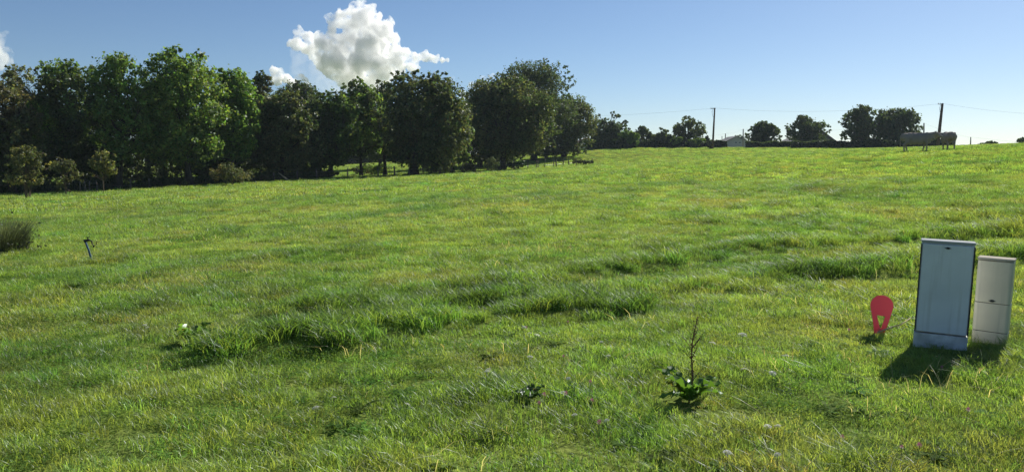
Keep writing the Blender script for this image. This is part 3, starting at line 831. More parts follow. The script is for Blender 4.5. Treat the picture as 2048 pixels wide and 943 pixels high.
V = [Vector(p) - o for p in [(xa, 189.6, z1), (xb - 1.2, 189.6, z1), (xb, 185.5, z0), (xa - 0.5, 185.5, z0)]]
V += [v - Vector((0, 0, 0.14)) for v in V]
mb.add(V, [(0, 3, 2, 1), (4, 5, 6, 7), (0, 1, 5, 4), (1, 2, 6, 5), (2, 3, 7, 6), (3, 0, 4, 7)]); mb.build('lean_to_roof', M_TILE, ba)
mb = MB(); mb.box(((xa + xb) / 2 - o.x, 187.7 - o.y, (z0 - 0.2 - o.z) / 2), (xb - xa - 1.6, 3.4, z0 - 0.2 - o.z)); mb.build('lean_to_wall', M_WALL, ba)
gable_house('house', 'white house with clay-tiled roof half hidden by the wood', 1150, 1190, 1172, 158, 277, 288, M_WHITE, M_TILE, length=10)
# small white van beyond the low hedge
f = foot(1275, 152)
van = thing('parked_van', f, 0, 'small white van seen end-on over the low hedge', 'van')
mb = MB(); mb.box((0, 0, 1.05), (0.62 * 2, 1.9, 1.5), bev=0.18); mb.box((0, 0.1, 1.85), (1.02, 1.5, 0.34), bev=0.14); mb.build('body', solid('van_paint', (0.78, 0.78, 0.78), 0.35, 0.03), van, smooth=False)
mb = MB(); mb.box((0, -0.962, 1.42), (0.95, 0.02, 0.4), bev=0.005); mb.build('window', M_GLASS, van)
for s in (-1, 1):
    for yy in (-0.6, 0.6):
        mb = MB(); mb.tube([(s * 0.52, yy, 0.3), (s * 0.66, yy, 0.3)], 0.3, 14); mb.build('wheel', solid('tyre', (0.03, 0.03, 0.03), 0.8), van)

# ------------------------------------------------------------------ cows
M_COW = solid('cream_hide', (0.28, 0.235, 0.20), 0.9, 0.12, 2.5, spec=0.2)
def cow(label, px, Y, rz, turn=0.0, headup=0.0, scale=1.0):
    """stands along +x in its own axes, feet on z = 0"""
    mb = MB()
    # trunk: deep chest, belly, hips
    for (x, z, r) in [(-0.78, 1.06, .29), (-0.5, 1.02, .37), (-0.15, 0.95, .41), (0.2, 0.93, .40), (0.5, 0.97, .37), (0.72, 1.02, .29)]:
        mb.ball((x, 0, z), (0.36, r * 0.82, r), 16, 12)
    mb.capsule((-0.85, 0, 1.27), (0.6, 0, 1.27), 0.10, 0.11)          # back line
    mb.capsule((0.62, 0, 1.22), (0.75, 0, 0.75), 0.2, 0.16)           # brisket
    for s in (-1, 1):
        mb.ball((-0.76, s * 0.17, 1.24), (0.16, 0.12, 0.1), 10, 8)     # hip bones
        # hind leg: thigh, stifle forward, hock back, shank; near and far legs set apart as in a slow step
        h_, f_ = (0.16, -0.13) if s > 0 else (0.0, 0.03)
        mb.capsule((-0.72, s * 0.18, 1.0), (-0.62 + h_ * 0.5, s * 0.21, 0.72), 0.22, 0.14)
        mb.capsule((-0.62 + h_ * 0.5, s * 0.21, 0.72), (-0.86 + h_, s * 0.2, 0.50), 0.13, 0.075)
        mb.capsule((-0.86 + h_, s * 0.2, 0.50), (-0.82 + h_ * 1.3, s * 0.2, 0.12), 0.062, 0.05)
        mb.capsule((-0.82 + h_ * 1.3, s * 0.2, 0.12), (-0.77 + h_ * 1.3, s * 0.2, 0.045), 0.058, 0.055)
        # foreleg
        mb.capsule((0.55, s * 0.19, 0.9), (0.58 + f_ * 0.5, s * 0.19, 0.62), 0.16, 0.09)
        mb.capsule((0.58 + f_ * 0.5, s * 0.19, 0.62), (0.60 + f_, s * 0.18, 0.38), 0.075, 0.062)
        mb.capsule((0.60 + f_, s * 0.18, 0.38), (0.59 + f_ * 1.3, s * 0.18, 0.12), 0.05, 0.05)
        mb.capsule((0.59 + f_ * 1.3, s * 0.18, 0.12), (0.63 + f_ * 1.3, s * 0.18, 0.045), 0.055, 0.055)
    mb.capsule((-0.55, 0, 0.68), (-0.42, 0, 0.6), 0.13, 0.1)           # udder
    # neck and head turned to the side
    c, s_ = math.cos(turn), math.sin(turn)
    def hd(x, y, z): return (0.72 + x * c - y * s_, x * s_ + y * c, z + headup)
    mb.capsule((0.6, 0, 1.12), hd(0.42, 0, 1.2), 0.26, 0.15)
    mb.capsule((0.6, 0, 0.95), hd(0.36, 0, 1.08), 0.2, 0.13)
    mb.capsule(hd(0.46, 0, 1.24), hd(0.70, 0, 1.1), 0.135, 0.1)
    mb.capsule(hd(0.70, 0, 1.1), hd(0.88, 0, 0.98), 0.095, 0.085)
    mb.capsule(hd(0.52, 0, 1.12), hd(0.74, 0, 1.0), 0.09, 0.06)
    for q in (-1, 1):
        mb.capsule(hd(0.43, q * 0.12, 1.28), hd(0.40, q * 0.32, 1.25), 0.05, 0.035)    # ears
        mb.capsule(hd(0.45, q * 0.08, 1.34), hd(0.47, q * 0.18, 1.43), 0.03, 0.016)    # horns
    # tail
    mb.capsule((-1.0, 0, 1.27), (-1.09, 0, 1.0), 0.05, 0.03)
    mb.capsule((-1.09, 0, 1.0), (-1.08, 0, 0.62), 0.028, 0.026)
    mb.capsule((-1.08, 0, 0.62), (-1.07, 0, 0.42), 0.05, 0.035)
    f = foot(px, Y)
    o = mb.build('cow', M_COW)
    md = o.modifiers.new('r', 'REMESH'); md.mode = 'VOXEL'; md.voxel_size = 0.024
    sm = o.modifiers.new('s', 'SMOOTH'); sm.iterations = 5; sm.factor = 0.5
    baked(o); o.data.shade_smooth()
    o.data.materials.clear(); o.data.materials.append(M_COW)
    o.location = f - Vector((0, 0, 0.01)); o.rotation_euler = (0, 0, rz); o.scale = (scale,) * 3
    return tag(o, label, 'cow', 'cows on the meadow')
cow('pale cow standing side-on with its head to the right', 1833, 57, math.radians(-22), turn=math.radians(12), headup=0.10, scale=1.0)
cow('pale cow seen from behind at the right of the pair', 1895, 58.5, math.radians(77), turn=math.radians(35), scale=1.0)

# ------------------------------------------------------------------ utility cabinets
M_CAB = solid('grey_cabinet', (0.66, 0.70, 0.73), 0.55, 0.06, 3.0, bump=0.05, c2=(0.60, 0.64, 0.67))
M_CABD = solid('cabinet_base', (0.72, 0.73, 0.74), 0.7, 0.15, 7.0, bump=0.15, c2=(0.40, 0.41, 0.38))
M_BEIGE = solid('beige_cabinet', (0.66, 0.60, 0.47), 0.5, 0.06, 3.0, bump=0.05, c2=(0.60, 0.55, 0.44))
M_LID = solid('sun_dimmed_lid', (0.38, 0.40, 0.41), 1.0, 0.12, 6.0, spec=0.03)  # cabinet grey with a darkened colour, holding down the glare of the sunlit top
M_LIDB = solid('sun_dimmed_beige_lid', (0.42, 0.39, 0.33), 1.0, 0.12, 6.0, spec=0.03)  # cabinet beige, its colour darkened likewise against the sun on top
M_SEAM = solid('dark_seam', (0.03, 0.03, 0.03), 0.8)
M_LOCK = solid('black_lock', (0.02, 0.02, 0.02), 0.4)

for m_ in (M_CAB, M_BEIGE):
    n_, l_ = m_.node_tree.nodes, m_.node_tree.links
    b_ = [q for q in n_ if q.type == 'BSDF_PRINCIPLED'][0]; src = b_.inputs['Base Color'].links[0].from_socket
    tc = N(n_, 'ShaderNodeTexCoord'); mpp = N(n_, 'ShaderNodeMapping'); mpp.inputs['Scale'].default_value = (26, 26, 1.6)
    ns = N(n_, 'ShaderNodeTexNoise'); ns.inputs['Scale'].default_value = 1.0; ns.inputs['Detail'].default_value = 5
    l_.new(tc.outputs['Object'], mpp.inputs['Vector']); l_.new(mpp.outputs[0], ns.inputs['Vector'])
    rp = N(n_, 'ShaderNodeMapRange'); rp.inputs['From Min'].default_value = 0.52; rp.inputs['From Max'].default_value = 0.75; rp.inputs['To Max'].default_value = 0.30
    l_.new(ns.outputs[0], rp.inputs['Value'])
    mx = N(n_, 'ShaderNodeMix', data_type='RGBA'); mx.inputs['B'].default_value = (0.30, 0.30, 0.25, 1)
    l_.new(rp.outputs[0], mx.inputs['Factor']); l_.new(src, mx.inputs['A']); l_.new(mx.outputs['Result'], b_.inputs['Base Color'])

def lock_mesh(w_, h_, d_):
    mb = MB()
    P = [(-w_, 0), (-w_ * .45, h_ * .55), (-w_ * .3, h_), (w_ * .3, h_), (w_ * .45, h_ * .55), (w_, 0), (w_ * .45, -h_ * .55), (w_ * .3, -h_), (-w_ * .3, -h_), (-w_ * .45, -h_ * .55)]
    n = len(P)
    mb.add([(x, 0, z) for x, z in P] + [(x, -d_, z) for x, z in P], [tuple(range(n))[::-1], tuple(range(n, 2 * n))] + [(i, (i + 1) % n, n + (i + 1) % n, n + i) for i in range(n)])
    return mb

pl, pr = hit(1826, 690), hit(1933, 697)
ctr = (pl + pr) / 2
yaw = math.atan2(pr[1] - pl[1], pr[0] - pl[0]) - math.radians(8)
W1 = math.hypot(pr[0] - pl[0], pr[1] - pl[1])
def zat(py, p): return at(1024, py, p[1])[2]
g1 = gz(ctr[0], ctr[1])
H1 = zat(481, ctr) - g1
cab = thing('utility_cabinet', (ctr[0], ctr[1], g1), yaw, 'tall grey utility cabinet with lock at the top', 'cabinet')
cab.rotation_euler = (0, math.radians(1.6), yaw)
D1 = 0.16
hb = 0.125                        # base height above the soil
mb = MB(); mb.box((0, D1 / 2 + 0.012, (hb + H1 - 0.02) / 2 + 0.005), (W1 - 0.012, D1 - 0.02, H1 - hb - 0.03), bev=0.008); mb.build('body', M_CAB, cab)
mb = MB(); mb.box((0, 0.004, (hb + 0.006 + H1 - 0.03) / 2), (W1 - 0.026, 0.022, H1 - hb - 0.045), bev=0.005); dr = mb.build('door', M_CAB, cab)
mb = lock_mesh(0.028, 0.009, 0.004)
lo = mb.build('lock', M_LOCK, dr); lo.location = (0, -0.008, H1 - 0.062)
mb = MB(); mb.tube([(0, -0.0105, H1 - 0.062), (0, -0.0145, H1 - 0.062)], [0.008, 0.007], 10); mb.build('lock_cylinder', M_SEAM, dr)
for s in (-1, 1):
    mb = MB(); mb.box((s * (W1 / 2 - 0.0055), 0.0, (hb + H1 - 0.03) / 2), (0.009, 0.03, H1 - hb - 0.05), bev=0.002); mb.build('edge_trim', M_SEAM, cab)
mb = MB(); mb.box((0, D1 / 2 - 0.004, H1 - 0.012), (W1 - 0.001, D1 + 0.012, 0.016), bev=0.005); mb.build('lid', M_LID, cab)
mb = MB(); mb.box((0, D1 / 2, hb / 2 - 0.1), (W1 - 0.002, D1 + 0.004, hb + 0.2 - 0.008), bev=0.006); mb.build('plinth', M_CABD, cab)

pl2, pr2 = hit(1941, 683), hit(2013, 690)
ctr2 = (pl2 + pr2) / 2
W2 = math.hypot(pr2[0] - pl2[0], pr2[1] - pl2[1])
yaw2 = math.atan2(pr2[1] - pl2[1], pr2[0] - pl2[0]) - math.radians(8)
g2 = gz(ctr2[0], ctr2[1])
H2 = zat(516, ctr2) - g2
hm = zat(606, ctr2) - g2
cab2 = thing('utility_cabinet', (ctr2[0], ctr2[1], g2), yaw2, 'narrower beige utility cabinet with lock at mid height', 'cabinet')
cab2.rotation_euler = (0, math.radians(1.4), yaw2)
def rounded(W, D, z0, z1, r=0.032, inset=0.0):
    """column with rounded front corners"""
    P = []
    hw = W / 2 - inset
    for i in range(7): t = math.pi / 2 * i / 6; P.append((-hw + r - r * math.sin(math.pi / 2 - t) , inset + r - r * math.sin(t)))
    for i in range(7): t = math.pi / 2 * i / 6; P.append((hw - r + r * math.sin(t), inset + r - r * math.cos(t)))
    P += [(hw, D - inset), (-hw, D - inset)]
    n = len(P); mb = MB()
    b = 0.004
    Q = [(x * (1 - b / hw), y + (b if y < D / 2 else -b)) for x, y in P]
    V = [(x, y, z0) for x, y in Q] + [(x, y, z0 + b) for x, y in P] + [(x, y, z1 - b) for x, y in P] + [(x, y, z1) for x, y in Q]
    F = [tuple(range(n))[::-1], tuple(range(3 * n, 4 * n))]
    for lv in range(3):
        F += [(lv * n + i, lv * n + (i + 1) % n, (lv + 1) * n + (i + 1) % n, (lv + 1) * n + i) for i in range(n)]
    return mb.add(V, F)
rounded(W2, 0.16, -0.2, 0.1).build('plinth', M_BEIGE, cab2)
rounded(W2, 0.16, 0.104, hm - 0.002).build('lower_panel', M_BEIGE, cab2)
ud = rounded(W2, 0.16, hm + 0.002, H2 - 0.026).build('door', M_BEIGE, cab2)
rounded(W2 - 0.01, 0.155, 0.0, H2 - 0.04, inset=0.004).build('core', M_SEAM, cab2)
rounded(W2 + 0.008, 0.17, H2 - 0.020, H2, r=0.034).build('lid', M_LIDB, cab2).location = (0, -0.006, 0)
lo = lock_mesh(0.03, 0.010, 0.004).build('lock', M_LOCK, ud); lo.location = (0, -0.001, hm + 0.022)

# ------------------------------------------------------------------ red flat marker
def marker():
    p = spot(1758, 664)
    root = thing('marker_paddle', p, math.atan2(-p.x, p.y) , 'red flat rounded marker with triangular cut-out left of the cabinets', 'marker')
    k = p.y / FPX / CP
    cu = bpy.data.curves.new('paddle', 'CURVE'); cu.dimensions = '2D'; cu.fill_mode = 'BOTH'; cu.extrude = 0.004; cu.bevel_depth = 0.0015
    h = 78 * k; R = 21 * k
    zc = h - R
    outer = []
    for i in range(25):
        t = math.radians(-14 + 208 * i / 24); outer.append((R * math.cos(t), zc + R * 1.0 * math.sin(t)))
    outer += [(-R * 0.62, h * 0.30), (-R * 0.42, 0.0), (-R * 0.30, -0.1), (R * 0.34, -0.1), (R * 0.42, 0.0), (R * 0.72, h * 0.32)]
    inner = [(-R * 0.37, h * 0.48), (R * 0.40, h * 0.47), (R * 0.14, h * 0.15), (R * 0.02, h * 0.15)]
    for pts in (outer, inner):
        s = cu.splines.new('POLY'); s.points.add(len(pts) - 1); s.use_cyclic_u = True
        for q, (x, z) in zip(s.points, pts): q.co = (x, z, 0, 1)
    tmp = bpy.data.objects.new('paddle_curve', cu); col.objects.link(tmp)
    bpy.context.view_layer.update()
    me = bpy.data.meshes.new_from_object(tmp.evaluated_get(bpy.context.evaluated_depsgraph_get()))
    bpy.data.objects.remove(tmp)
    me.transform(Matrix.Rotation(math.pi / 2, 4, 'X'))
    tint_attr(me, np.repeat(np.array([[0.66, 0.125, 0.155]]), len(me.vertices), 0))
    o = link('blade', me, leafmat('red_plastic', trans=0.35, gloss=0.03, rough=0.4, boost=(1.1, 0.8, 0.8), patch=0.06), root)
    o.rotation_euler = (math.radians(-8), math.radians(3), 0)
    mb = MB(); mb.tube([(0.005, 0.012, -0.25), (0.005, 0.012, h * 0.12)], [0.012, 0.012], 8); mb.build('stake', solid('dark_stake', (0.03, 0.022, 0.022), 0.7), root)
marker()

# dry stalk lying between marker and cabinet
p = spot(1790, 672)
root = thing('dry_stalk', p, 0, 'pale dry stalk lying between the red marker and the grey cabinet', 'stalk')
mb = MB(); mb.tube([(-0.17, -0.02, 0.05), (-0.05, 0.0, 0.09), (0.06, 0.01, 0.12), (0.16, 0.05, 0.17)], [0.007, 0.007, 0.006, 0.005], 6); mb.build('stem', M_STRAW, root, smooth=True)
mb = MB(); mb.tube([(-0.05, 0.0, 0.09), (0.03, -0.03, 0.13), (0.09, -0.02, 0.16)], [0.005, 0.004, 0.003], 5); mb.build('side_stem', M_STRAW, root, smooth=True)

# ------------------------------------------------------------------ standpipe with tap, left
p = spot(186, 526)
sp_ = thing('standpipe', p, 0, 'leaning blue-grey water standpipe with tap and loose wire', 'standpipe')
k = p.y / FPX
M_PIPE = solid('blue_grey_pipe', (0.06, 0.12, 0.19), 0.8, 0.15, 9.0, spec=0.1)
hp = 40 * k
top = Vector((-13.5 * k, 0, hp))
mb = MB(); mb.tube([(0.02, 0, -0.2), top * 0.5, top], 0.016, 10); mb.build('pipe', M_PIPE, sp_, smooth=True)
mb = MB(); mb.tube([top + Vector((-0.012, 0, 0.0)), top + Vector((0.03, 0, 0.012)), top + Vector((0.075, -0.01, 0.02))], [0.03, 0.022, 0.017], 10); mb.build('elbow', M_LOCK, sp_, smooth=True)
mb = MB(); mb.tube([top + Vector((0.055, -0.01, 0.02)), top + Vector((0.055, -0.01, 0.065))], 0.009, 8); mb.tube([top + Vector((0.03, -0.01, 0.065)), top + Vector((0.085, -0.01, 0.068))], 0.008, 6); mb.build('tap_handle', M_LOCK, sp_)
mb = MB(); mb.tube([top + Vector((0.07, -0.01, 0.02)), top + Vector((0.12, -0.01, 0.0)), top + Vector((0.13, -0.02, -0.06)), top + Vector((0.17, -0.02, -0.085)), top + Vector((0.2, -0.02, -0.05)), top + Vector((0.215, -0.03, 0.0))], [0.015, 0.013, 0.009, 0.008, 0.007, 0.005], 7)
mb.tube([top + Vector((0.15, -0.02, -0.07)), top + Vector((0.15, -0.02, -0.11))], 0.012, 7); mb.build('spout_wire', M_LOCK, sp_)

# ------------------------------------------------------------------ dark rushy shrub at the left edge
def rush(px, py, label, wpx, hpx, n=900):
    p = spot(px, py); k = p.y / FPX
    root = thing('rush_clump', p, 0, label, 'shrub')
    W_, H_ = wpx * k, hpx * k
    a = rng.uniform(0, 6.283, n); r = W_ * 0.32 * np.sqrt(rng.random(n))
    bx, by = r * np.cos(a), r * np.sin(a)
    hgt = H_ * rng.uniform(0.5, 1.05, n)
    lean = 0.55 * rng.random(n)
    dx, dy = np.cos(a) * lean * hgt + 0.18 * hgt, np.sin(a) * lean * hgt
    wv = 0.007
    V = np.empty((n, 6, 3)); pa = np.cos(a + 1.57) * wv, np.sin(a + 1.57) * wv
    for i, t in enumerate((0, 0.55, 1)):
        x, y, z = bx + dx * t ** 1.6, by + dy * t ** 1.6, hgt * t * (1 - 0.12 * t)
        wf = (1 - 0.8 * t)
        V[:, 2 * i] = np.c_[x - pa[0] * wf, y - pa[1] * wf, z]; V[:, 2 * i + 1] = np.c_[x + pa[0] * wf, y + pa[1] * wf, z]
    b = 6 * np.arange(n)[:, None]
    Q = np.concatenate([b + [0, 1, 3, 2], b + [2, 3, 5, 4]])
    me = mesh_np('stalks', V.reshape(-1, 3), Q)
    c = np.array([0.105, 0.125, 0.08]) * rng.uniform(0.5, 1.5, (n, 1))
    tint_attr(me, np.repeat(c, 6, 0)); link('stalks', me, M_LEAF, root)
    C = np.c_[rng.normal(0, W_ * 0.22, 1500), rng.normal(0, W_ * 0.18, 1500), np.abs(rng.normal(0.05, H_ * 0.28, 1500))]
    leaves('leaves', C, 0.05, (0.07, 0.08, 0.045), 0.3, parent=root)
rush(8, 510, 'dark rushy shrub clump at the left picture edge', 120, 78, 1500)

# ------------------------------------------------------------------ broad-leaved plants
def broadleaf(L, W_, droop, fold=0.25, seg=8):
    """one leaf along +x from its stalk, arched, with midrib fold and wavy margin"""
    V, F = [], []
    for i in range(seg + 1):
        t = i / seg
        wd = W_ * (math.sin(math.pi * min(1, t * 0.96 + 0.04)) ** 0.75) * (1 - 0.25 * t) + 0.003
        x = L * (t - 0.12 * droop * t * t); z = L * (0.55 * t - droop * t * t)
        wob = 0.02 * math.sin(i * 2.4) * W_ / 0.06
        V += [(x, -wd / 2, z + wd * fold + wob), (x, 0, z), (x, wd / 2, z + wd * fold - wob)]
    for i in range(seg):
        a = 3 * i
        F += [(a, a + 3, a + 4, a + 1), (a + 1, a + 4, a + 5, a + 2)]
    return V, F

def leafy_plant(name, label, p, leaves_, tint, stalk=None, cat='plant'):
    root = thing(name, p, 0, label, cat)
    for (ang, L, W_, lift, droop, roll) in leaves_:
        V, F = broadleaf(L, W_, droop)
        mb = MB(); mb.add(V, F)
        pet = [(-0.01, 0, -0.02), (0.0, 0, 0.0)]
        me = mb.mesh('leaf', True)
        c = np.array(tint) * random.uniform(0.75, 1.3)
        if random.random() < 0.12: c = np.array((0.17, 0.15, 0.03))
        tint_attr(me, np.repeat(c[None], len(me.vertices), 0))
        o = link('leaf', me, M_BROAD, root)
        o.location = (0.025 * math.cos(ang), 0.025 * math.sin(ang), 0.02)
        o.rotation_euler = Euler((roll, -lift, ang), 'XYZ')
    if stalk:
        mb = MB()
        h, lean = stalk
        pts = [Vector((lean * h * t + 0.012 * math.sin(7 * t), 0.01 * math.sin(5 * t), h * t)) for t in np.linspace(0, 1, 9)]
        mb.tube(pts, [0.006 * (1 - 0.75 * t) + 0.0012 for t in np.linspace(0, 1, 9)], 6)
        so = mb.build('seed_stalk', solid('rusty_stalk', (0.12, 0.06, 0.035), 0.8, 0.25), root, smooth=True)
        mb = MB()
        for i in range(130):
            t = random.uniform(0.3, 1.0); q = pts[min(8, int(t * 8))].lerp(pts[min(8, int(t * 8) + 1)], t * 8 % 1)
            d = Vector((random.gauss(0, 1), random.gauss(0, 1), 0.4)).normalized() * random.uniform(0.005, 0.022)
            mb.ball(q + d, random.uniform(0.0025, 0.0045), 5, 4)
        for i in range(11):
            t = random.uniform(0.3, 0.8); q = pts[int(t * 8)]
            e = q + Vector((random.uniform(-0.09, 0.09), random.uniform(-0.05, 0.05), random.uniform(0.06, 0.13)))
            mb.tube([q, q.lerp(e, 0.5), e], [0.003, 0.002, 0.001], 5)
        mb.build('seeds', solid('rusty_seed', (0.16, 0.085, 0.04), 0.8, 0.3), so)
    return root

p = spot(1378, 805)
ls = []
for i in range(19):
    ls.append((i * 2.4 + random.uniform(-.3, .3), random.uniform(0.18, 0.32), random.uniform(0.045, 0.075), random.uniform(0.2, 1.1), random.uniform(0.35, 0.8), random.uniform(-.4, .4)))
leafy_plant('dock_plant', 'broad-leaved dock plant with tall rusty seed stalk in the foreground', p, ls, (0.11, 0.21, 0.035), stalk=(0.58, 0.06))
p = spot(388, 682)
ls = [(i * 2.4, random.uniform(0.15, 0.24), random.uniform(0.08, 0.12), random.uniform(0.5, 1.1), random.uniform(0.5, 0.9), random.uniform(-.4, .4)) for i in range(14)]
leafy_plant('dock_plant', 'compact broad-leaved plant with dark hollow in the left foreground', p, ls, (0.11, 0.20, 0.035))
p = spot(1060, 805)
ls = [(i * 2.4, random.uniform(0.07, 0.12), random.uniform(0.035, 0.05), random.uniform(0.3, 0.9), random.uniform(0.4, 0.8), random.uniform(-.4, .4)) for i in range(12)]
leafy_plant('dock_plant', 'small dark leafy rosette left of the tall dock plant', p, ls, (0.05, 0.10, 0.025))

# ------------------------------------------------------------------ flowers one can pick out
M_UMBEL = leafmat('umbel_white', trans=0.35, gloss=0.02, boost=(1, 1, 0.95), patch=0.05)
M_CLOVER = leafmat('clover_pink', trans=0.3, gloss=0.02, boost=(1, 0.9, 0.95), patch=0.1)
M_STEM = solid('green_stem', (0.09, 0.12, 0.04), 0.8, 0.2)
def umbel_mesh(r):
    V, F = [], []
    for i in range(46):
        a = i * 2.39996; q = math.sqrt((i + 0.5) / 46); x, y = r * q * math.cos(a), r * q * math.sin(a)
        z = 0.012 * (1 - q * q) + random.uniform(-0.002, 0.002); s = r * 0.16
        n = len(V)
        for k in range(6): V.append((x + s * math.cos(k * 1.047), y + s * math.sin(k * 1.047), z + random.uniform(-.0015, .0015)))
        F.append(tuple(n + k for k in range(6)))
    mb = MB(); mb.add(V, F); me = mb.mesh('umbel')
    tint_attr(me, np.repeat(np.array([[0.62, 0.62, 0.55]]), len(V), 0)); return me
def clover_mesh(r):
    V, F = [], []
    for i in range(60):
        z = 1 - 2 * (i + 0.5) / 60; a = i * 2.39996; q = math.sqrt(1 - z * z)
        d = Vector((q * math.cos(a), q * math.sin(a), z)); t = d.cross(Vector((0, 0, 1))); t = t.normalized() if t.length > 1e-3 else Vector((1, 0, 0))
        n = len(V); b = d * r * 0.5
        V += [tuple(b - t * r * 0.13), tuple(b + t * r * 0.13), tuple(d * r * 1.05 + Vector((0, 0, r * 0.3)))]; F.append((n, n + 1, n + 2))
    mb = MB(); mb.add(V, F); me = mb.mesh('clover_head')
    tint_attr(me, np.repeat(np.array([[0.42, 0.18, 0.25]]), len(V), 0)); return me
UM, CM = umbel_mesh(0.028), clover_mesh(0.013)
def flower(name, px, py, h, label, head, me, mat, group, sc_=1.0, cat='flower'):
    q = hit(px, py, lambda x, y: H0(x, y) + h)
    p = Vector((q[0], q[1], gz(q[0], q[1])))
    root = thing(name, p, random.uniform(0, 6), label, cat, group)
    tl = (random.uniform(-.02, .02), random.uniform(-.02, .02))
    mb = MB(); mb.tube([(0, 0, -0.03), (tl[0] * 0.4, tl[1] * 0.4, h * 0.5), (tl[0], tl[1], h)], [0.0022, 0.0018, 0.0015], 5); mb.build('stem', M_STEM, root)
    o = link(head, me, mat, root); o.location = (tl[0], tl[1], h); o.scale = (sc_,) * 3
    o.rotation_euler = (random.uniform(-.35, .35), random.uniform(-.35, .35), 0)
UG, CG = 'white wild carrot umbels in the grass', 'pink clover heads in the grass'
for (px, py, s, lab) in [(1487, 672, 1.25, 'largest white wild carrot umbel, upper right of the dock plant'), (1422, 693, 1.0, 'white wild carrot umbel just above the dock leaves'),
                         (1567, 712, 0.9, 'white wild carrot umbel between the dock plant and the cabinets'), (1484, 738, 0.8, 'small white umbel right of the dock plant'), (1545, 747, 0.9, 'white umbel lower right of the dock plant')]:
    flower('wild_carrot', px, py, 0.16, lab, 'umbel', UM, M_UMBEL, UG, s)
for (px, py) in [(972, 750), (984, 748), (1140, 760), (1125, 790), (1062, 722), (1076, 678), (1198, 690), (1215, 715), (1047, 662), (1055, 674), (1150, 833), (1215, 843), (630, 828), (668, 805), (808, 816), (288, 648), (300, 654), (1530, 855), (1560, 852), (1555, 915), (1455, 912), (118, 690), (402, 663)]:
    lab = ('small white wild carrot umbel in the left foreground near the compact dock' if px < 450 else 'small white wild carrot umbel in the left middle foreground below the ridge' if px < 900
           else 'small white wild carrot umbel in the grass left of the tall dock' if px < 1300 else 'small white wild carrot umbel in the grass below the tall dock')
    flower('wild_carrot', px, py, 0.12, lab, 'umbel', UM, M_UMBEL, UG, random.uniform(0.55, 0.85))
for (px, py) in [(1048, 660), (1127, 718), (1128, 790), (1183, 808), (1198, 846), (1090, 795), (1183, 768), (1086, 813), (1693, 876), (1803, 893), (1836, 888), (1932, 820), (1700, 655), (1880, 733), (1222, 618), (1140, 645)]:
    flower('clover', px, py, 0.09, 'pink clover flower head in the grass left of the tall dock' if px < 1300 else 'pink clover flower head in the grass near the cabinets at lower right', 'flower_head', CM, M_CLOVER, CG, random.uniform(0.85, 1.3))

# ------------------------------------------------------------------ grass
protos = bpy.data.collections.new('grass_prototypes')       # not linked to the scene: only instanced
def blades(n, R, hmin, hmax, wd, bend, spread=1.0, windx=-0.25):
    a = rng.uniform(0, 6.283, n); r = R * np.sqrt(rng.random(n))
    bx, by = r * np.cos(a), r * np.sin(a)
    h = rng.uniform(hmin, hmax, n); la = rng.uniform(0, 6.283, n)
    ln = h * bend * rng.uniform(0.2, 1.2, n)
    dx, dy = np.cos(la) * ln * spread + windx * ln, np.sin(la) * ln * spread
    fa = la + 1.57 + rng.normal(0, 0.5, n)
    px_, py_ = np.cos(fa) * wd, np.sin(fa) * wd
    ts = (0, 0.45, 0.8, 1.0); ws = (0.9, 1.0, 0.6, 0.08)
    V = np.empty((n, 8, 3))
    for i, (t, wf) in enumerate(zip(ts, ws)):
        k = t ** 1.8
        x, y, z = bx + dx * k, by + dy * k, h * (t - 0.28 * np.minimum(bend, 1.3) * t * t) - 0.01 * (i == 0)
        V[:, 2 * i] = np.c_[x - px_ * wf, y - py_ * wf, z]; V[:, 2 * i + 1] = np.c_[x + px_ * wf, y + py_ * wf, z]
    b = 8 * np.arange(n)[:, None]
    Q = np.concatenate([b + [0, 1, 3, 2], b + [2, 3, 5, 4], b + [4, 5, 7, 6]])
    return V.reshape(-1, 3), Q

def clover_leaves(n, R, hmin, hmax, s):
    V, Q = [], []
    for i in range(n):
        a = rng.uniform(0, 6.283); r = R * math.sqrt(rng.random()); c = np.array([r * math.cos(a), r * math.sin(a), rng.uniform(hmin, hmax)])
        tl = rng.normal(0, 0.35, 2); a0 = rng.uniform(0, 6.283)
        for k in range(3):
            t = a0 + k * 2.094; d = np.array([math.cos(t), math.sin(t), 0]); e = np.array([-d[1], d[0], 0]); q = s * rng.uniform(0.8, 1.2)
            n0 = len(V)
            for p_ in (c, c + d * q * 0.6 + e * q * 0.5, c + d * q * 1.15, c + d * q * 0.6 - e * q * 0.5):
                V.append(p_ + np.array([0, 0, (p_ - c)[:2] @ tl]))
            Q.append((n0, n0 + 1, n0 + 2, n0 + 3))
    return np.array(V), np.array(Q)

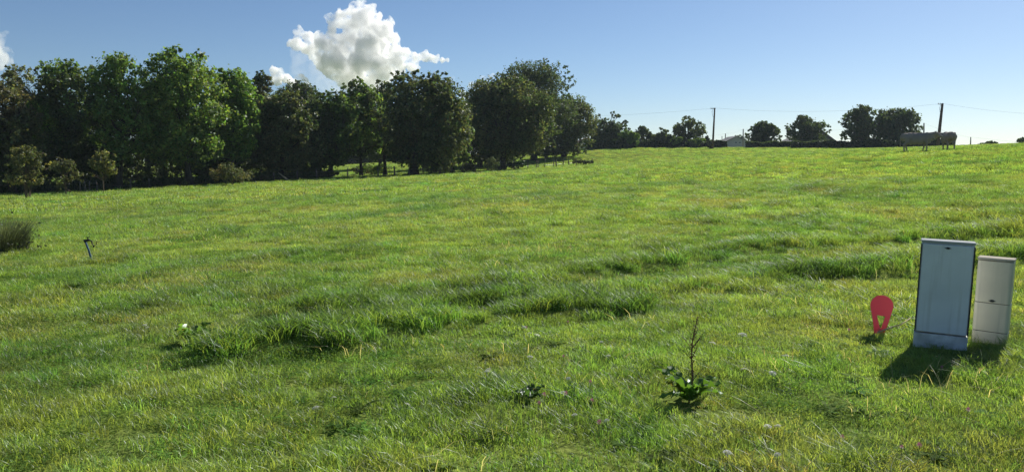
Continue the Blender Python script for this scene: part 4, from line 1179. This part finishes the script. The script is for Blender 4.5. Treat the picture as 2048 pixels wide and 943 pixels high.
PROTO = []
def proto(kind, VQ, mat):
    me = mesh_np('grass_' + kind, VQ[0], VQ[1]); me.materials.append(mat)
    o = bpy.data.objects.new('%02d_grass_%s' % (len(PROTO), kind), me); protos.objects.link(o)
    PROTO.append(kind)
for _ in range(3): proto('short', blades(120, 0.2, 0.025, 0.075, 0.0021, 0.9), M_GRASS)
for _ in range(3): proto('medium', blades(95, 0.17, 0.05, 0.13, 0.0024, 0.9), M_GRASS)
for _ in range(3): proto('tall', blades(85, 0.15, 0.10, 0.24, 0.0030, 1.1), M_GRASS)
for _ in range(2): proto('clover', clover_leaves(90, 0.17, 0.02, 0.07, 0.0095), M_HERB)
def rosette(n_, L_, W_):
    V, Q = [], []
    for i in range(n_):
        a = i * 2.4 + rng.uniform(-.3, .3); l0 = L_ * rng.uniform(0.6, 1.2); lift = rng.uniform(0.15, 0.8); d = np.array([math.cos(a), math.sin(a), 0]); e = np.array([-d[1], d[0], 0])
        n0 = len(V)
        for j, (t, wf) in enumerate(((0.05, 0.25), (0.4, 0.85), (0.75, 0.9), (1.0, 0.1))):
            c = d * l0 * t + np.array([0, 0, l0 * (lift * t - 0.45 * t * t) + 0.015]); V += [c - e * W_ * wf / 2, c + e * W_ * wf / 2]
            if j: Q.append((n0 + 2 * j - 2, n0 + 2 * j - 1, n0 + 2 * j + 1, n0 + 2 * j))
    return np.array(V), np.array(Q)
for _ in range(3): proto('weed', rosette(11, 0.11, 0.032), M_HERB)
for _ in range(2): proto('straw', blades(9, 0.2, 0.06, 0.22, 0.0016, 1.6), M_GRASS)
for _ in range(2): proto('coarse', blades(46, 0.3, 0.05, 0.15, 0.008, 0.8), M_GRASS)      # for the distance
KI = {k: [i for i, q in enumerate(PROTO) if q == k] for k in set(PROTO)}

def pick(kind, n): return np.array(KI[kind])[rng.integers(0, len(KI[kind]), n)]

def scatter(r0, r1, half, dens):
    area = half * (r1 * r1 - r0 * r0)
    n = int(area * dens)
    r = np.sqrt(r0 * r0 + (r1 * r1 - r0 * r0) * rng.random(n)); a = rng.uniform(-half, half, n)
    return r * np.sin(a), r * np.cos(a)

PX, PY, PI_, PS, PT_ = [], [], [], [], []
C_G = np.array([0.182, 0.290, 0.070]); C_Y = np.array([0.245, 0.325, 0.088]); C_D = np.array([0.105, 0.205, 0.060]); C_B = np.array([0.29, 0.25, 0.11]); C_S = np.array([0.46, 0.41, 0.27])
def put(x, y, kind, scale):
    n = len(x)
    yel = np.clip((fbm(x / 2.6, y / 2.6, 41) - 0.36) * 3.0, 0, 1); lush = np.clip((fbm(x / 3.4 + 50, y / 2.2, 43) - 0.52) * 5, 0, 1)
    dry = np.clip((fbm(x / 1.5 - 20, y / 1.5, 47) - 0.58) * 5, 0, 1)
    c = C_G * (1 - yel[:, None]) + C_Y * yel[:, None]
    c = c * (1 - 0.75 * lush[:, None]) + C_D * 0.75 * lush[:, None]
    c = c * (1 - 0.38 * dry[:, None]) + C_B * 0.38 * dry[:, None]
    if kind == 'weed': c = 0.4 * c + 0.6 * np.array([0.09, 0.17, 0.04])
    if kind == 'clover': c = 0.45 * c + 0.55 * np.array([0.12, 0.235, 0.045])
    if kind == 'tall': c = 0.6 * c + 0.4 * np.array([0.12, 0.22, 0.042])
    if kind == 'straw': c = np.repeat(C_S[None], n, 0)
    c = c * np.clip(1.1 + 0.24 * rng.normal(size=(n, 1)), 0.5, 1.9)
    c[:, 0] *= np.clip(1 + 0.12 * rng.normal(size=n), 0.6, 1.5)
    PX.append(x); PY.append(y); PI_.append(pick(kind, n)); PS.append(scale); PT_.append(c)

def zone(r0, r1, half, dens, sc0, far=False):
    x, y = scatter(r0, r1, half, dens)
    n = len(x)
    m = fbm(x / 1.3, y / 1.3, 61); cl = fbm(x / 1.1 + 9, y / 1.1, 67); u = rng.random(n)
    rd = rutdist(x, y) if not far else np.full(n, 9.0)
    tall = (rd < 0.30 + 0.7 * (m - 0.4)) & (u < 1.6 * vnoise(x * 1.1, y * 1.1, 79) - 0.1)
    tall |= (m > 0.69) & (u < 0.4)
    clo = ~tall & (cl > 0.57) & (u < 0.55) & (np.hypot(x, y) < 22)
    med = ~tall & ~clo & (m > 0.43)
    sho = ~tall & ~clo & ~med
    for kind, k in (('tall', tall), ('clover', clo), ('medium', med), ('short', sho)):
        if k.any():
            put(x[k], y[k], kind, sc0 * rng.uniform(0.75, 1.3, k.sum()) * np.where(rd[k] < 0.5, 0.75 + 0.65 * vnoise(x[k] * 0.8, y[k] * 0.8, 77), 1.0))
zone(1.8, 9, 0.95, 88, 0.70)
zone(9, 18, 0.80, 50, 0.88)
zone(18, 36, 0.76, 22, 1.25)
x, y = scatter(36, 62, 0.74, 5.0); put(x, y, 'coarse', rng.uniform(0.8, 1.3, len(x)))
x, y = scatter(62, 160, 0.74, 1.6); put(x, y, 'coarse', rng.uniform(1.0, 1.7, len(x)))
x, y = scatter(2, 30, 0.85, 3.0); k = fbm(x / 2, y / 2, 71) > 0.45; put(x[k], y[k], 'straw', rng.uniform(0.7, 1.3, k.sum()))
x, y = scatter(2, 16, 0.9, 5.0); k = fbm(x / 1.6, y / 1.6, 73) > 0.5; put(x[k], y[k], 'weed', rng.uniform(0.5, 1.15, k.sum()))
x, y = scatter(2, 14, 0.9, 2.2); k = fbm(x / 1.2, y / 1.2, 75) > 0.55; put(x[k], y[k], 'tall', rng.uniform(0.6, 0.95, k.sum()))
x, y = scatter(18, 100, 0.72, 0.12); put(x, y, 'tall', rng.uniform(1.2, 2.0, len(x)))
PX, PY, PI_, PS, PT_ = map(np.concatenate, (PX, PY, PI_, PS, PT_))
# keep the grass out of the cabinets and from behind the wood
def inside(c, yaw_, W_, D_):
    dx, dy = PX - c[0], PY - c[1]
    u_, v_ = dx * math.cos(yaw_) + dy * math.sin(yaw_), -dx * math.sin(yaw_) + dy * math.cos(yaw_)
    return (np.abs(u_) < W_ / 2 + 0.03) & (v_ > -0.03) & (v_ < D_ + 0.03)
ok = ~inside(ctr, yaw, W1, 0.2) & ~inside(ctr2, yaw2, W2, 0.2)
PX, PY, PI_, PS, PT_ = PX[ok], PY[ok], PI_[ok], PS[ok], PT_[ok]
for (qx, qy, qr, qs) in [(ctr[0] - 0.1, ctr[1] - 0.25, 0.45, 0.5), (ctr2[0] - 0.1, ctr2[1] - 0.25, 0.35, 0.6), (*spot(1758, 660)[:2], 0.3, 0.35), (*spot(1745, 690)[:2], 0.3, 0.5), (*spot(186, 526)[:2], 0.5, 0.45), (*spot(190, 540)[:2], 0.6, 0.5), (*spot(388, 690)[:2], 0.45, 0.4), (*spot(1378, 815)[:2], 0.35, 0.5), (*spot(1060, 810)[:2], 0.2, 0.5)]:
    dd = np.hypot(PX - qx, PY - qy)
    PS = PS * np.where(dd < qr, qs + (1 - qs) * (dd / qr) ** 2, 1.0)
n = len(PX)
gm = bpy.data.meshes.new('meadow_grass')
gm.vertices.add(n)
gm.vertices.foreach_set('co', np.c_[PX, PY, HH(PX, PY) - 0.004].astype(np.float32).ravel())
def attr(name, typ, key, data):
    a_ = gm.attributes.new(name, typ, 'POINT'); a_.data.foreach_set(key, data)
attr('kind_index', 'INT', 'value', PI_.astype(np.int32))
attr('size', 'FLOAT', 'value', PS.astype(np.float32))
attr('spin', 'FLOAT_VECTOR', 'vector', np.c_[rng.normal(0, 0.08, n), rng.normal(0, 0.08, n), rng.uniform(-2.2, 2.2, n)].astype(np.float32).ravel())
attr('tint', 'FLOAT_COLOR', 'color', np.c_[PT_, np.ones(n)].astype(np.float32).ravel())
go = link('meadow_grass', gm)
gm.materials.append(M_GRASS)
tag(go, 'short sunlit meadow grass with clover and dry stalks', 'grass', kind='stuff')
ng = bpy.data.node_groups.new('scatter_grass', 'GeometryNodeTree')
ng.interface.new_socket('Geometry', in_out='INPUT', socket_type='NodeSocketGeometry')
ng.interface.new_socket('Geometry', in_out='OUTPUT', socket_type='NodeSocketGeometry')
gi, gout = ng.nodes.new('NodeGroupInput'), ng.nodes.new('NodeGroupOutput')
ci = ng.nodes.new('GeometryNodeCollectionInfo'); ci.inputs['Collection'].default_value = protos
ci.inputs['Separate Children'].default_value = True; ci.inputs['Reset Children'].default_value = True
ip = ng.nodes.new('GeometryNodeInstanceOnPoints'); ip.inputs['Pick Instance'].default_value = True
def named(nm, t):
    a_ = ng.nodes.new('GeometryNodeInputNamedAttribute'); a_.data_type = t; a_.inputs['Name'].default_value = nm; return a_
L = ng.links.new
ai, asz, asp = named('kind_index', 'INT'), named('size', 'FLOAT'), named('spin', 'FLOAT_VECTOR')
L(gi.outputs[0], ip.inputs['Points']); L(ci.outputs[0], ip.inputs['Instance'])
L(ai.outputs['Attribute'], ip.inputs['Instance Index']); L(asp.outputs['Attribute'], ip.inputs['Rotation']); L(asz.outputs['Attribute'], ip.inputs['Scale'])
L(ip.outputs[0], gout.inputs[0])
go.modifiers.new('scatter', 'NODES').node_group = ng
print('grass tufts', n)


# ------------------------------------------------------------------ thin haze, added to veil and lift the dark trees
mb = MB(); mb.box((0, 0, 10.0), (12400, 12400, 40.0))
hz = mb.build('haze')
m, n_, l_ = newmat('haze_air')
v = N(n_, 'ShaderNodeVolumePrincipled'); v.inputs['Color'].default_value = (0.72, 0.86, 1.0, 1); v.inputs['Density'].default_value = 0.00016; v.inputs['Anisotropy'].default_value = 0.2
l_.new(v.outputs[0], N(n_, 'ShaderNodeOutputMaterial').inputs['Volume'])
hz.data.materials.append(m)
tag(hz, 'thin pale haze added over the meadow to lift the dark trees', 'haze', kind='stuff')
